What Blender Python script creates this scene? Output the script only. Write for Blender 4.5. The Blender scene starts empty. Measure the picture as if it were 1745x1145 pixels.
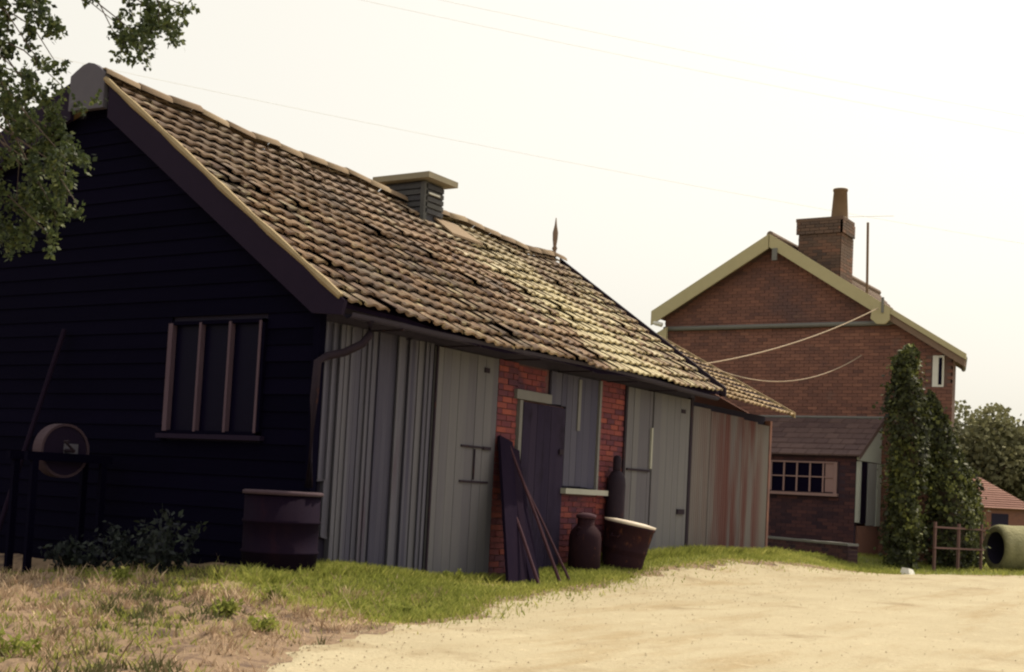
import bpy, math, random
import numpy as np
from mathutils import Vector, Matrix
random.seed(7); rng = np.random.default_rng(7)
R = math.radians
scene = bpy.context.scene
C = scene.collection

# ------------------------------------------------------------------ camera
AZ, PITCH, ROLL = R(32.5), R(3.5), R(3.0)
cam_d = bpy.data.cameras.new('camera'); cam = bpy.data.objects.new('camera', cam_d); C.objects.link(cam)
scene.camera = cam
cam_d.sensor_width = 36.0; cam_d.lens = 36.0 * 2200 / 1745
cam_d.shift_y = (706 - 572.5) / 1745
cam_d.clip_start = 0.1; cam_d.clip_end = 3000
_h = Vector((math.cos(AZ), math.sin(AZ), 0)); _r0 = Vector((math.sin(AZ), -math.cos(AZ), 0)); _z = Vector((0, 0, 1))
_f = _h * math.cos(PITCH) + _z * math.sin(PITCH); _u0 = -_h * math.sin(PITCH) + _z * math.cos(PITCH)
_u = _u0 * math.cos(ROLL) - _r0 * math.sin(ROLL); _r = _r0 * math.cos(ROLL) + _u0 * math.sin(ROLL)
CAM = Vector((-10.287, -8.750, 0.85))
m = Matrix((( _r.x, _u.x, -_f.x, CAM.x), (_r.y, _u.y, -_f.y, CAM.y), (_r.z, _u.z, -_f.z, CAM.z), (0, 0, 0, 1)))
cam.matrix_world = m

# ------------------------------------------------------------------ world, sun, exposure
SUN_AZ, SUN_EL = R(-15), R(57)
w = bpy.data.worlds.new('World'); scene.world = w; w.use_nodes = True
nt = w.node_tree; nt.nodes.clear()
sky = nt.nodes.new('ShaderNodeTexSky'); sky.sky_type = 'NISHITA'; sky.sun_disc = False
sky.sun_elevation = SUN_EL; sky.sun_rotation = math.pi / 2 - SUN_AZ
sky.air_density = 1.0; sky.dust_density = 6.0; sky.ozone_density = 1.0
hs = nt.nodes.new('ShaderNodeHueSaturation'); hs.inputs['Saturation'].default_value = 0.20
mx = nt.nodes.new('ShaderNodeMix'); mx.data_type = 'RGBA'; mx.blend_type = 'MULTIPLY'; mx.inputs[0].default_value = 1.0
mx.inputs[7].default_value = (1.0, 0.975, 0.92, 1)
bg = nt.nodes.new('ShaderNodeBackground'); bg.inputs['Strength'].default_value = 0.15
wo = nt.nodes.new('ShaderNodeOutputWorld')
nt.links.new(sky.outputs[0], hs.inputs['Color']); nt.links.new(hs.outputs[0], mx.inputs[6])
hz = nt.nodes.new('ShaderNodeMix'); hz.data_type = 'RGBA'; hz.inputs[0].default_value = .60; hz.inputs[7].default_value = (4.85, 4.6, 3.95, 1)   # thin white summer haze over the blue
nt.links.new(mx.outputs[2], hz.inputs[6]); nt.links.new(hz.outputs[2], bg.inputs['Color']); nt.links.new(bg.outputs[0], wo.inputs['Surface'])
sd = bpy.data.lights.new('sun', 'SUN'); sd.energy = 3.1; sd.angle = R(0.6); sd.color = (1.0, 0.86, 0.64)
so = bpy.data.objects.new('sun', sd); C.objects.link(so)
sdir = Vector((math.cos(SUN_EL) * math.cos(SUN_AZ), math.cos(SUN_EL) * math.sin(SUN_AZ), math.sin(SUN_EL)))
so.rotation_euler = sdir.to_track_quat('Z', 'Y').to_euler(); so.location = (0, 0, 40)
vs = scene.view_settings
vs.view_transform = 'Standard'; vs.look = 'None'; vs.exposure = 0.52; vs.gamma = 1.0; vs.use_curve_mapping = False
scene.cycles.filter_width = 2.2
scene.cycles.max_bounces = 6

# ------------------------------------------------------------------ materials
def new_mat(name):
    M = bpy.data.materials.new(name); M.use_nodes = True
    t = M.node_tree; t.nodes.clear()
    out = t.nodes.new('ShaderNodeOutputMaterial'); b = t.nodes.new('ShaderNodeBsdfPrincipled')
    t.links.new(b.outputs[0], out.inputs['Surface'])
    return M, t, b, out
def math_node(t, op, a, b=None, clamp=False):
    n = t.nodes.new('ShaderNodeMath'); n.operation = op; n.use_clamp = clamp
    for i, v in enumerate((a, b)):
        if v is None: continue
        if isinstance(v, (int, float)): n.inputs[i].default_value = v
        else: t.links.new(v, n.inputs[i])
    return n.outputs[0]
def noise(t, pos, sc, scale=1.0, detail=4, rough=.6):
    mp = t.nodes.new('ShaderNodeMapping'); mp.inputs['Scale'].default_value = sc; t.links.new(pos, mp.inputs[0])
    n = t.nodes.new('ShaderNodeTexNoise'); n.inputs['Scale'].default_value = scale; n.inputs['Detail'].default_value = detail
    n.inputs['Roughness'].default_value = rough; t.links.new(mp.outputs[0], n.inputs['Vector'])
    return n.outputs[0]
def smap(t, v, lo, hi):
    n = t.nodes.new('ShaderNodeMapRange'); n.interpolation_type = 'SMOOTHSTEP'
    n.inputs[1].default_value = lo; n.inputs[2].default_value = hi; t.links.new(v, n.inputs[0]); return n.outputs[0]
def mixc(t, f, a, b):
    n = t.nodes.new('ShaderNodeMix'); n.data_type = 'RGBA'
    t.links.new(f, n.inputs[0])
    for i, v in ((6, a), (7, b)):
        if isinstance(v, tuple): n.inputs[i].default_value = (*v, 1)
        else: t.links.new(v, n.inputs[i])
    return n.outputs[2]
def mat(name, cols, tint=1.0, ns=(4, 4, 4), nw=.35, rough=.9, bump=.3, bs=(60, 60, 60), bd=.004, stains=(), trans=0, spec=.3, extra=None, metal=0):
    """cols: list of (pos, rgb); the ramp is driven by the per-vertex tint plus noise. stains: (rgb, scale, lo, hi)"""
    M, t, b, out = new_mat(name)
    geo = t.nodes.new('ShaderNodeNewGeometry'); pos = geo.outputs['Position']
    at = t.nodes.new('ShaderNodeAttribute'); at.attribute_name = 'tint'
    v = math_node(t, 'MULTIPLY', at.outputs['Fac'], tint)
    n = noise(t, pos, ns); n = math_node(t, 'MULTIPLY', math_node(t, 'SUBTRACT', n, .5), nw * 2)
    v = math_node(t, 'ADD', v, n, True)
    if tint == 0: v = math_node(t, 'ADD', n, .5, True)
    rp = t.nodes.new('ShaderNodeValToRGB'); el = rp.color_ramp.elements
    while len(el) < len(cols): el.new(.5)
    for e, (p, c) in zip(el, cols): e.position = p; e.color = (*c, 1)
    t.links.new(v, rp.inputs[0]); col = rp.outputs[0]
    for c, sc, lo, hi in stains: col = mixc(t, smap(t, noise(t, pos, sc, 1, 5, .65), lo, hi), col, c)
    if extra: col = extra(t, pos, col)
    t.links.new(col, b.inputs['Base Color'])
    b.inputs['Roughness'].default_value = rough; b.inputs['Specular IOR Level'].default_value = spec; b.inputs['Metallic'].default_value = metal
    if bump:
        bn = t.nodes.new('ShaderNodeBump'); bn.inputs['Strength'].default_value = bump; bn.inputs['Distance'].default_value = bd
        t.links.new(noise(t, pos, bs, 1, 3), bn.inputs['Height']); t.links.new(bn.outputs[0], b.inputs['Normal'])
    if trans:
        tr = t.nodes.new('ShaderNodeBsdfTranslucent'); ms = t.nodes.new('ShaderNodeMixShader'); ms.inputs[0].default_value = trans
        t.links.new(col, tr.inputs['Color']); t.links.new(b.outputs[0], ms.inputs[1]); t.links.new(tr.outputs[0], ms.inputs[2])
        t.links.new(ms.outputs[0], out.inputs['Surface'])
    return M

M = {}
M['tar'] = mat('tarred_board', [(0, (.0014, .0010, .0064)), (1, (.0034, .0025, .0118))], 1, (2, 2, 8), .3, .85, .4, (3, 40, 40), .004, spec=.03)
M['barge'] = mat('old_bargeboard', [(0, (.009, .0055, .019)), (1, (.018, .010, .027))], 1, (2, 6, 6), .3, .85, spec=.15)
M['apex'] = mat('apex_board', [(0, (.075, .070, .10)), (1, (.12, .115, .14))], 0, (6, 6, 6), .3)
M['fillet'] = mat('verge_mortar', [(0, (.24, .18, .10)), (1, (.36, .28, .17))], 0, (5, 5, 5), .5)
M['grey'] = mat('weathered_grey_board', [(0, (.044, .041, .070)), (.5, (.083, .080, .112)), (1, (.130, .126, .148))], 1, (14, 14, .7), .30, .92, .6, (90, 90, 4), .006,
                stains=[((.07, .05, .075), (3, 3, .5), .56, .8)])
M['pale_grey'] = mat('grey_painted_door', [(0, (.080, .074, .098)), (.5, (.112, .108, .126)), (1, (.150, .147, .152))], 1, (9, 9, .8), .30, .9, .5, (90, 90, 4), .005,
                stains=[((.10, .07, .085), (2, 2, .6), .58, .85)])
M['dark_door'] = mat('dark_door_paint', [(0, (.019, .014, .034)), (1, (.036, .027, .050))], 1, (9, 9, 1), .45, .85, .5, (80, 80, 5), .004, spec=.08, stains=[((.014, .010, .020), (3, 3, 1.5), .5, .7)])
M['bluegrey'] = mat('blue_grey_board', [(0, (.04, .038, .072)), (1, (.085, .083, .115))], 1, (10, 10, .8), .3, .9)
M['offwhite'] = mat('old_offwhite_paint', [(0, (.26, .26, .24)), (1, (.38, .38, .33))], 0, (8, 8, 8), .3)
M['lintel'] = mat('grey_lintel', [(0, (.12, .115, .125)), (1, (.18, .175, .165))], 0, (8, 8, 8), .3)
M['brick'] = mat('red_brick', [(0, (.075, .024, .042)), (.5, (.15, .036, .042)), (1, (.24, .060, .045))], 1, (3, 3, 3), .22, .92, .5, (70, 70, 70), .004,
                stains=[((.045, .022, .045), (1.6, 1.6, 1.6), .48, .75)])
M['mortar'] = mat('old_mortar', [(0, (.09, .045, .055)), (1, (.15, .08, .08))], 0, (9, 9, 9), .4)
M['hbrick'] = mat('house_brick', [(0, (.125, .064, .056)), (.5, (.20, .095, .074)), (1, (.27, .13, .095))], 1, (.9, .9, .9), .25, .92, .4, (60, 60, 60), .004, stains=[((.11, .064, .064), (.7, .7, .9), .50, .72), ((.17, .10, .085), (1.1, 1.1, 2.5), .60, .74)])
M['hmortar'] = mat('house_mortar', [(0, (.105, .068, .062)), (1, (.15, .098, .085))], 0, (9, 9, 9), .4)
def rust_extra(t, pos, col):
    sx = t.nodes.new('ShaderNodeSeparateXYZ'); t.links.new(pos, sx.inputs[0])
    n = noise(t, pos, (2.6, 2.6, .28), 1, 4, .55)
    g = smap(t, sx.outputs[0], 8.6, 10.4); g2 = smap(t, sx.outputs[0], 12.15, 11.5)
    f = math_node(t, 'MULTIPLY', math_node(t, 'MULTIPLY', smap(t, n, .33, .56), g), g2)
    return mixc(t, f, col, (.105, .042, .040))
M['corr'] = mat('corrugated_iron', [(0, (.11, .095, .11)), (1, (.19, .175, .165))], 1, (5, 5, .5), .4, .75, .3, (30, 30, 5), .003, extra=rust_extra)
def lichen(t, pos, col):
    sx = t.nodes.new('ShaderNodeSeparateXYZ'); t.links.new(pos, sx.inputs[0]); X = sx.outputs[0]
    a = smap(t, X, 4.5, 5.7); b_ = smap(t, X, 7.2, 6.0); band = math_node(t, 'MULTIPLY', a, b_)
    right = math_node(t, 'MULTIPLY', smap(t, X, 5.2, 6.8), .20)
    n = noise(t, pos, (6.5, 1.1, 1.1), 1, 4, .6)
    n2 = noise(t, pos, (16, 9, 9), 1, 3, .6)
    s = math_node(t, 'ADD', math_node(t, 'MULTIPLY', n, .6), math_node(t, 'MULTIPLY', n2, .4))
    s = math_node(t, 'ADD', s, math_node(t, 'ADD', math_node(t, 'MULTIPLY', band, .17), math_node(t, 'MULTIPLY', right, .5)))
    col = mixc(t, smap(t, s, .52, .70), col, (.44, .385, .25))
    # browner, greyer upper courses
    g = smap(t, math_node(t, 'ADD', sx.outputs[2], math_node(t, 'MULTIPLY', noise(t, pos, (1.5, 1.5, 1.5)), 1.6)), 4.6, 5.7)
    return mixc(t, math_node(t, 'MULTIPLY', g, .55), col, (.17, .13, .105))
TILE_COLS = [(0, (.06, .040, .042)), (.25, (.14, .084, .062)), (.55, (.215, .142, .094)), (.85, (.295, .205, .138)), (1, (.62, .55, .40))]
M['tile'] = mat('clay_pantile', TILE_COLS, 1, (7, 5, 5), .24, .9, .5, (45, 45, 45), .006, stains=[((.085, .058, .055), (11, 8, 8), .53, .66), ((.13, .10, .085), (1.6, .8, .8), .46, .66)], extra=lichen)
M['tile2'] = mat('old_clay_tile', [(0, (.13, .08, .05)), (.5, (.27, .19, .11)), (1, (.40, .30, .18))], 1, (5, 3, 3), .3, .9, .5, (45, 45, 45), .006)
M['ridge'] = mat('ridge_tile', [(0, (.15, .10, .07)), (.6, (.24, .175, .115)), (1, (.31, .24, .16))], 1, (5, 5, 5), .25, .9, .4, (45, 45, 45), .006)
M['iron'] = mat('black_iron', [(0, (.014, .010, .02)), (1, (.032, .022, .030))], 0, (9, 9, 9), .4, .75, spec=.10, stains=[((.06, .025, .02), (6, 6, 3), .58, .7)])
M['gutter'] = mat('old_gutter', [(0, (.018, .014, .036)), (1, (.036, .030, .052))], 0, (9, 9, 9), .4, .7)
M['vent'] = mat('vent_board', [(0, (.04, .04, .055)), (1, (.085, .085, .085))], 1, (9, 9, 9), .4, .85)
M['ventcap'] = mat('vent_cap', [(0, (.17, .15, .12)), (1, (.30, .26, .18))], 0, (7, 7, 7), .4)
M['rust'] = mat('rusty_tank', [(0, (.005, .003, .012)), (.6, (.010, .005, .013)), (1, (.028, .009, .014))], 0, (5, 5, 2), .5, .85, spec=.05)
M['tub'] = mat('dark_rusty_tub', [(0, (.010, .006, .014)), (.6, (.026, .011, .015)), (1, (.06, .020, .018))], 0, (4, 4, 2), .5, .8, spec=.08, stains=[((.11, .042, .026), (7, 7, 5), .56, .72)])
M['lid'] = mat('pale_lid', [(0, (.55, .48, .40)), (1, (.70, .62, .52))], 0, (7, 7, 7), .3, .6)
M['stone'] = mat('grindstone', [(0, (.035, .022, .036)), (1, (.075, .046, .058))], 0, (7, 7, 7), .4)
M['woodred'] = mat('reddish_pole', [(0, (.035, .016, .03)), (1, (.07, .028, .038))], 1, (6, 6, 6), .4)
M['wooddark'] = mat('dark_old_plank', [(0, (.008, .005, .016)), (1, (.020, .012, .024))], 1, (9, 9, 2), .4, spec=.04)
M['cream'] = mat('cream_bargeboard', [(0, (.36, .32, .19)), (1, (.46, .415, .26))], 0, (5, 5, 5), .3)
M['slate'] = mat('house_roof_tile', [(0, (.12, .085, .075)), (1, (.22, .16, .12))], 1, (5, 5, 5), .3)
M['lslate'] = mat('lean_to_slate', [(0, (.070, .043, .046)), (1, (.125, .080, .075))], 1, (2, 2, 2), .3, .7)
M['band'] = mat('grey_band', [(0, (.13, .13, .13)), (1, (.20, .20, .19))], 0, (5, 5, 5), .3)
M['soffit'] = mat('soffit_board', [(0, (.15, .10, .08)), (1, (.21, .15, .11))], 0, (5, 5, 5), .3)
M['chim'] = mat('chimney_brick', [(0, (.075, .055, .05)), (.5, (.13, .085, .065)), (1, (.22, .11, .075))], 1, (2, 2, 2), .25)
M['pot'] = mat('chimney_pot', [(0, (.13, .085, .05)), (1, (.20, .13, .08))], 0, (5, 5, 5), .3)
M['white'] = mat('white_paint', [(0, (.55, .55, .52)), (1, (.72, .72, .68))], 0, (5, 5, 5), .3, .6)
M['greywhite'] = mat('grey_white_paint', [(0, (.34, .36, .34)), (1, (.44, .46, .43))], 0, (5, 5, 5), .3, .7)
M['mull'] = mat('window_bar_paint', [(0, (.22, .14, .15)), (1, (.33, .22, .21))], 0, (5, 5, 5), .3, .7)
M['barn_bar'] = mat('barn_window_bar', [(0, (.060, .036, .060)), (1, (.10, .064, .085))], 0, (9, 9, 3), .4, .8)
M['darkwall'] = mat('tarred_brick', [(0, (.030, .020, .036)), (1, (.062, .036, .050))], 1, (2, 2, 2), .35, .85)
M['dbrick'] = mat('dark_brick', [(0, (.035, .020, .032)), (1, (.095, .042, .045))], 1, (2, 2, 2), .35, .9)
def glass_mat():
    Mt, t, b, o = new_mat('window_glass'); b.inputs['Base Color'].default_value = (.004, .003, .014, 1)
    b.inputs['Roughness'].default_value = .35; b.inputs['Specular IOR Level'].default_value = .04; return Mt
M['glass'] = glass_mat()
M['curtain'] = mat('grey_curtain', [(0, (.20, .20, .22)), (1, (.30, .30, .30))], 0, (9, 9, 2), .4)
M['cable'] = mat('pale_cable', [(0, (.42, .34, .26)), (1, (.5, .4, .3))], 0, (1, 1, 1), .2)
M['wire'] = mat('weathered_wire', [(0, (.7, .68, .6)), (1, (.75, .72, .62))], 0, (1, 1, 1), .2, .6)
M['leaf'] = mat('tree_leaf', [(0, (.022, .030, .020)), (.5, (.06, .085, .030)), (1, (.13, .15, .05))], 1, (2, 2, 2), .2, .6, 0, trans=.35)
M['ivy'] = mat('ivy_leaf', [(0, (.010, .011, .012)), (.5, (.052, .062, .020)), (1, (.28, .30, .08))], 1, (2, 2, 2), .2, .6, 0, trans=.30)
M['fartree'] = mat('far_tree_leaf', [(0, (.085, .085, .05)), (.5, (.165, .16, .085)), (1, (.26, .25, .13))], 1, (.3, .3, .3), .25, .8, 0, trans=.2)  # leaf colours lightened in place of haze over the distant trees
M['nettle'] = mat('nettle_leaf', [(0, (.008, .010, .018)), (.6, (.018, .026, .020)), (1, (.045, .062, .026))], 1, (2, 2, 2), .2, .7, 0, trans=.2)
M['bark'] = mat('bark', [(0, (.05, .035, .03)), (1, (.12, .09, .07))], 0, (8, 8, 3), .5)
M['grass'] = mat('green_grass', [(0, (.12, .14, .035)), (.5, (.29, .32, .075)), (1, (.48, .46, .15))], 1, (1.2, 1.2, 1.2), .22, .85, 0, trans=.42, spec=.1)
M['straw'] = mat('dry_grass', [(0, (.10, .11, .045)), (.35, (.30, .21, .14)), (.7, (.50, .36, .25)), (1, (.66, .53, .36))], 1, (1.5, 1.5, 1.5), .25, .9, 0, trans=.15, spec=.1)
M['otile'] = mat('outbuilding_tile', [(0, (.20, .10, .085)), (1, (.30, .17, .14))], 1, (2, 2, 2), .3)
M['pipe'] = mat('concrete_pipe', [(0, (.12, .12, .06)), (1, (.34, .32, .19))], 0, (5, 5, 5), .6, .95, .8, (18, 18, 18), .03)
M['rail'] = mat('fence_wood', [(0, (.11, .062, .06)), (1, (.18, .105, .10))], 0, (4, 4, 4), .4)
M['inside'] = mat('dark_interior', [(0, (.015, .012, .03)), (1, (.02, .016, .035))], 0, (1, 1, 1), .2)

# ------------------------------------------------------------------ mesh helpers
class MB:
    def __init__(s): s.v = []; s.f = []; s.t = []
    def add(s, vs, fs, tint=.5):
        o = len(s.v); s.v += [tuple(p) for p in vs]; s.f += [tuple(i + o for i in f) for f in fs]
        s.t += [tint] * len(vs); return s
    def box(s, a, b, tint=.5):
        (x0, y0, z0), (x1, y1, z1) = a, b
        return s.add([(x0, y0, z0), (x1, y0, z0), (x1, y1, z0), (x0, y1, z0), (x0, y0, z1), (x1, y0, z1), (x1, y1, z1), (x0, y1, z1)],
                     [(0, 3, 2, 1), (4, 5, 6, 7), (0, 1, 5, 4), (1, 2, 6, 5), (2, 3, 7, 6), (3, 0, 4, 7)], tint)
    def prism(s, poly, axis, a, b, tint=.5):
        """poly: 2-D outline; extruded along axis from a to b. axis x: (y,z); y: (x,z); z: (x,y)"""
        mk = {'x': lambda p, k: (k, p[0], p[1]), 'y': lambda p, k: (p[0], k, p[1]), 'z': lambda p, k: (p[0], p[1], k)}[axis]
        n = len(poly); vs = [mk(p, a) for p in poly] + [mk(p, b) for p in poly]
        fs = [tuple(range(n)), tuple(range(2 * n - 1, n - 1, -1))] + [(i, i + n, (i + 1) % n + n, (i + 1) % n) for i in range(n)]
        return s.add(vs, fs, tint)
    def tube(s, pts, rad, n=8, tint=.5, cap=True):
        pts = [Vector(p) for p in pts]; rr = rad if isinstance(rad, (list, tuple)) else [rad] * len(pts)
        vs = []; fs = []
        for i, p in enumerate(pts):
            d = (pts[min(i + 1, len(pts) - 1)] - pts[max(i - 1, 0)]).normalized()
            a = d.cross(Vector((0, 0, 1)))
            if a.length < 1e-3: a = d.cross(Vector((1, 0, 0)))
            a.normalize(); b = d.cross(a)
            for k in range(n):
                q = 2 * math.pi * k / n; vs.append(p + (a * math.cos(q) + b * math.sin(q)) * rr[i])
        for i in range(len(pts) - 1):
            for k in range(n):
                j = (k + 1) % n; fs.append((i * n + k, i * n + j, (i + 1) * n + j, (i + 1) * n + k))
        if cap: fs += [tuple(range(n - 1, -1, -1)), tuple((len(pts) - 1) * n + k for k in range(n))]
        return s.add(vs, fs, tint)
    def lathe(s, prof, c=(0, 0, 0), n=20, tint=.5, axis='z', caps=True):
        vs = []; fs = []
        for r_, h in prof:
            for k in range(n):
                q = 2 * math.pi * k / n; p = (r_ * math.cos(q), r_ * math.sin(q), h)
                if axis == 'x': p = (p[2], p[0], p[1])
                if axis == 'y': p = (p[1], p[2], p[0])
                vs.append((p[0] + c[0], p[1] + c[1], p[2] + c[2]))
        for i in range(len(prof) - 1):
            for k in range(n):
                j = (k + 1) % n; fs.append((i * n + k, i * n + j, (i + 1) * n + j, (i + 1) * n + k))
        if caps: fs += [tuple(range(n - 1, -1, -1)), tuple((len(prof) - 1) * n + k for k in range(n))]
        return s.add(vs, fs, tint)
    def mesh(s, name, m, smooth=False):
        me = bpy.data.meshes.new(name); me.from_pydata(s.v, [], s.f)
        a = me.attributes.new('tint', 'FLOAT', 'POINT'); a.data.foreach_set('value', np.array(s.t, dtype=np.float32))
        me.materials.append(m)
        if smooth: me.polygons.foreach_set('use_smooth', [True] * len(me.polygons))
        me.update(); return me
    def build(s, name, m, parent=None, smooth=False):
        return link(name, s.mesh(name, m, smooth), parent)
def link(name, me, parent=None, loc=None, rot=None):
    o = bpy.data.objects.new(name, me); C.objects.link(o)
    if parent: o.parent = parent
    if loc is not None: o.location = loc
    if rot is not None: o.rotation_euler = rot
    return o
def np_mesh(name, verts, faces_n, tint, m):
    """verts (N,3), each consecutive faces_n verts is one face"""
    me = bpy.data.meshes.new(name); N = len(verts); F = N // faces_n
    me.vertices.add(N); me.vertices.foreach_set('co', np.asarray(verts, np.float32).ravel())
    me.loops.add(N); me.loops.foreach_set('vertex_index', np.arange(N, dtype=np.int32))
    me.polygons.add(F); me.polygons.foreach_set('loop_start', np.arange(0, N, faces_n, dtype=np.int32))
    me.polygons.foreach_set('loop_total', np.full(F, faces_n, np.int32))
    a = me.attributes.new('tint', 'FLOAT', 'POINT'); a.data.foreach_set('value', np.asarray(tint, np.float32))
    me.materials.append(m); me.update(calc_edges=True); me.validate(); return me
def thing(name, label, cat, loc=(0, 0, 0), group=None):
    o = bpy.data.objects.new(name, None); C.objects.link(o); o.location = loc; o.empty_display_size = .2
    return tag(o, label, cat, group)
def tag(o, label, cat, group=None):
    o['label'] = label; o['category'] = cat
    if group: o['group'] = group
    return o
def kind(o, k): o['kind'] = k; return o
def u(a, b): return random.uniform(a, b)
def ss(e0, e1, x):
    t = np.clip((np.asarray(x, float) - e0) / (e1 - e0), 0, 1); return t * t * (3 - 2 * t)

# ------------------------------------------------------------------ ground
_ph = rng.uniform(0, 6.28, (14, 2)); _dr = rng.uniform(0, 6.28, 14); _fr = rng.uniform(.6, 4.5, 14)
def bumps(x, y):
    z = 0
    for (p, _), d, f in zip(_ph, _dr, _fr): z = z + np.sin((x * np.cos(d) + y * np.sin(d)) * f + p) / (f + .6)
    return z / 6
EDGE = np.array([(-40, -24), (-14, -9.6), (-9, -6.3), (-6, -4.25), (-4.4, -3.2), (-2.7, -2.45), (-.4, -2.1), (1.3, -1.4), (3.0, -1.2), (5, -.95), (8.8, -.85), (11.5, -1.1), (14, -2.2), (17, -3.9), (25, -8), (60, -26), (120, -55)])
def edge_y(x): return np.interp(x, EDGE[:, 0], EDGE[:, 1])
def lumps(x, y):
    return np.sin(9.1 * x + 2.3 * np.sin(3.1 * y)) * np.sin(8.3 * y + 1.7 * np.sin(4.3 * x)) + .6 * np.sin(15.3 * x + 4 * y) * np.sin(13.7 * y - 5 * x + 1)
def h(x, y):
    x = np.asarray(x, float); y = np.asarray(y, float)
    wall = np.interp(x, [-6, -3, -1.2, 0, .8, 1.7, 3.0, 4.0, 5, 7, 9, 12, 14, 18, 30, 60], [-.34, -.30, -.12, -.03, -.10, -.20, -.23, -.17, -.08, 0, .05, -.02, -.06, -.10, -.2, -.6])
    base = np.interp(x, [-14, -9, -3, 14, 18, 30, 60], [-.62, -.48, -.30, -.26, -.24, -.3, -.6])
    d = np.where(y < 0, -y, 0)
    z = wall + (base - wall) * ss(.25, 2.0, d)
    gable = -.40 + 0 * x
    k = ss(1.0, 4.0, y) * ss(.5, -1.5, x)
    z = z + (gable - z) * k
    off = np.clip(y - edge_y(x), -3, 3)
    z = z + .05 * ss(0, .5, off) * ss(-.5, -2, x)
    far = ss(30, 80, np.hypot(x - 5, y))
    return z * (1 - far) - .6 * far + bumps(x, y) * (.06 * ss(.0, .8, off) + .012) + lumps(x, y) * .034 * ss(.05, .6, off) * ss(.5, -1.2, x) * (x > -9)
def axis(lo, hi, st, far, f0, f1, fs):
    a = list(np.concatenate([np.arange(lo, f0, st), np.arange(f0, f1, fs), np.arange(f1, hi + 1e-6, st)])); s_ = st; v = a[-1]
    while v < far: s_ *= 1.35; v += s_; a.append(v)
    s_ = st; v = a[0]; b = []
    while v > -far: s_ *= 1.35; v -= s_; b.append(v)
    return np.array(b[::-1] + a)
gx = axis(-13, 20, .15, 900, -8, 3, .06); gy = axis(-13, 9, .15, 900, -5, 3, .06)
X, Y = np.meshgrid(gx, gy, indexing='ij'); Z = h(X, Y)
def grid_mesh(name, X, Y, Z, m, tint):
    nx, ny = X.shape; v = np.stack([X, Y, Z], -1).reshape(-1, 3); i = np.arange(nx * ny).reshape(nx, ny)
    f = np.stack([i[:-1, :-1], i[1:, :-1], i[1:, 1:], i[:-1, 1:]], -1).reshape(-1, 4)
    me = bpy.data.meshes.new(name); me.from_pydata(v.tolist(), [], f.tolist())
    a = me.attributes.new('tint', 'FLOAT', 'POINT'); a.data.foreach_set('value', np.asarray(tint, np.float32).ravel())
    me.materials.append(m); me.polygons.foreach_set('use_smooth', [True] * len(f)); me.update(); return me
# tint = how green the turf is (0 = dry earth, 1 = grass)
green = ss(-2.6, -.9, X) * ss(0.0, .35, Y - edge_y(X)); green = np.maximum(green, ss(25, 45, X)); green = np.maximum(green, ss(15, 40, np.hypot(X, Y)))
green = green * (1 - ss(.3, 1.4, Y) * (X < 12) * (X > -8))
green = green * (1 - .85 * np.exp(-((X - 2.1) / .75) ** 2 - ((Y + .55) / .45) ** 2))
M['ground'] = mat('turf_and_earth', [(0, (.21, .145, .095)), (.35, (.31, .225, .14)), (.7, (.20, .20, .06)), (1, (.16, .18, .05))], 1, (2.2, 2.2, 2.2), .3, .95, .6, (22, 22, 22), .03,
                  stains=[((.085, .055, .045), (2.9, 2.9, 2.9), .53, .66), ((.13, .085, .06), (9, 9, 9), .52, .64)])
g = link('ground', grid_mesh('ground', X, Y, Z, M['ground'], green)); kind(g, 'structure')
# the lane
M['lane'] = mat('sandy_lane', [(0, (.285, .24, .155)), (.5, (.36, .31, .21)), (1, (.41, .36, .25))], 0, (.8, .8, .8), .55, .95, .7, (26, 26, 26), .02,
                stains=[((.29, .225, .13), (.35, 1.6, 1), .48, .74), ((.43, .365, .25), (5, 5, 5), .56, .75), ((.20, .15, .09), (14, 14, 14), .60, .72), ((.24, .185, .11), (.9, .9, .9), .55, .75)])
xs = np.concatenate([np.arange(-38, -12, .5), np.arange(-12, 20, .12), np.arange(20, 110, 1.2)])
ey = edge_y(xs); rag = .10 * np.sin(xs * 3.1) + .07 * np.sin(xs * 7.3 + 1) + .05 * np.sin(xs * 15.7 + 2) + .03 * np.sin(xs * 31)
ts = np.concatenate([np.arange(0, 4, .12), np.arange(4, 16.1, .5)])
LX = xs[:, None] + 0 * ts[None, :]; LY = (ey + rag * .8)[:, None] - ts[None, :]
LZ = h(LX, LY) + .010 + .012 * bumps(LX * 1.7, LY * 1.7) - .02 * np.exp(-((ts - 1.9) / .35) ** 2)[None, :] - .02 * np.exp(-((ts - 3.5) / .35) ** 2)[None, :] * 1
LZ = np.maximum(LZ, h(LX, LY) + .004)
LZ[:, 0] = h(LX[:, 0], LY[:, 0]) - .01
kind(link('lane', grid_mesh('lane', LX, LY, LZ, M['lane'], LX * 0 + .5)), 'structure')

# ------------------------------------------------------------------ the workshop barn
barn = thing('barn', 'long low workshop barn with black gable, pantile roof and grey boarded front', 'barn')
SL = .715                                   # front roof pitch
RX = [-.45, .1, .8, 2.3, 4.1, 5.6, 6.9, 8.95]; RYv = [3.46, 3.34, 3.24, 3.12, 2.96, 2.80, 2.70, 2.72]
EX = [-.45, .4, 2, 4.2, 6.3, 8.95]; EYv = [-.40, -.52, -.60, -.58, -.55, -.50]
def ridge_y(x): return float(np.interp(x, RX, RYv))
def eave_y(x): return float(np.interp(x, EX, EYv))
def roof_z(x, y): return 2.72 + SL * (y + .40) + .018 * math.sin(x * 2.3) + .012 * math.sin(x * 5.1 + y)
XV0, XV1 = -.42, 8.92
xs_ = [XV0 + (XV1 - XV0) * i / 20 for i in range(21)]
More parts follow.
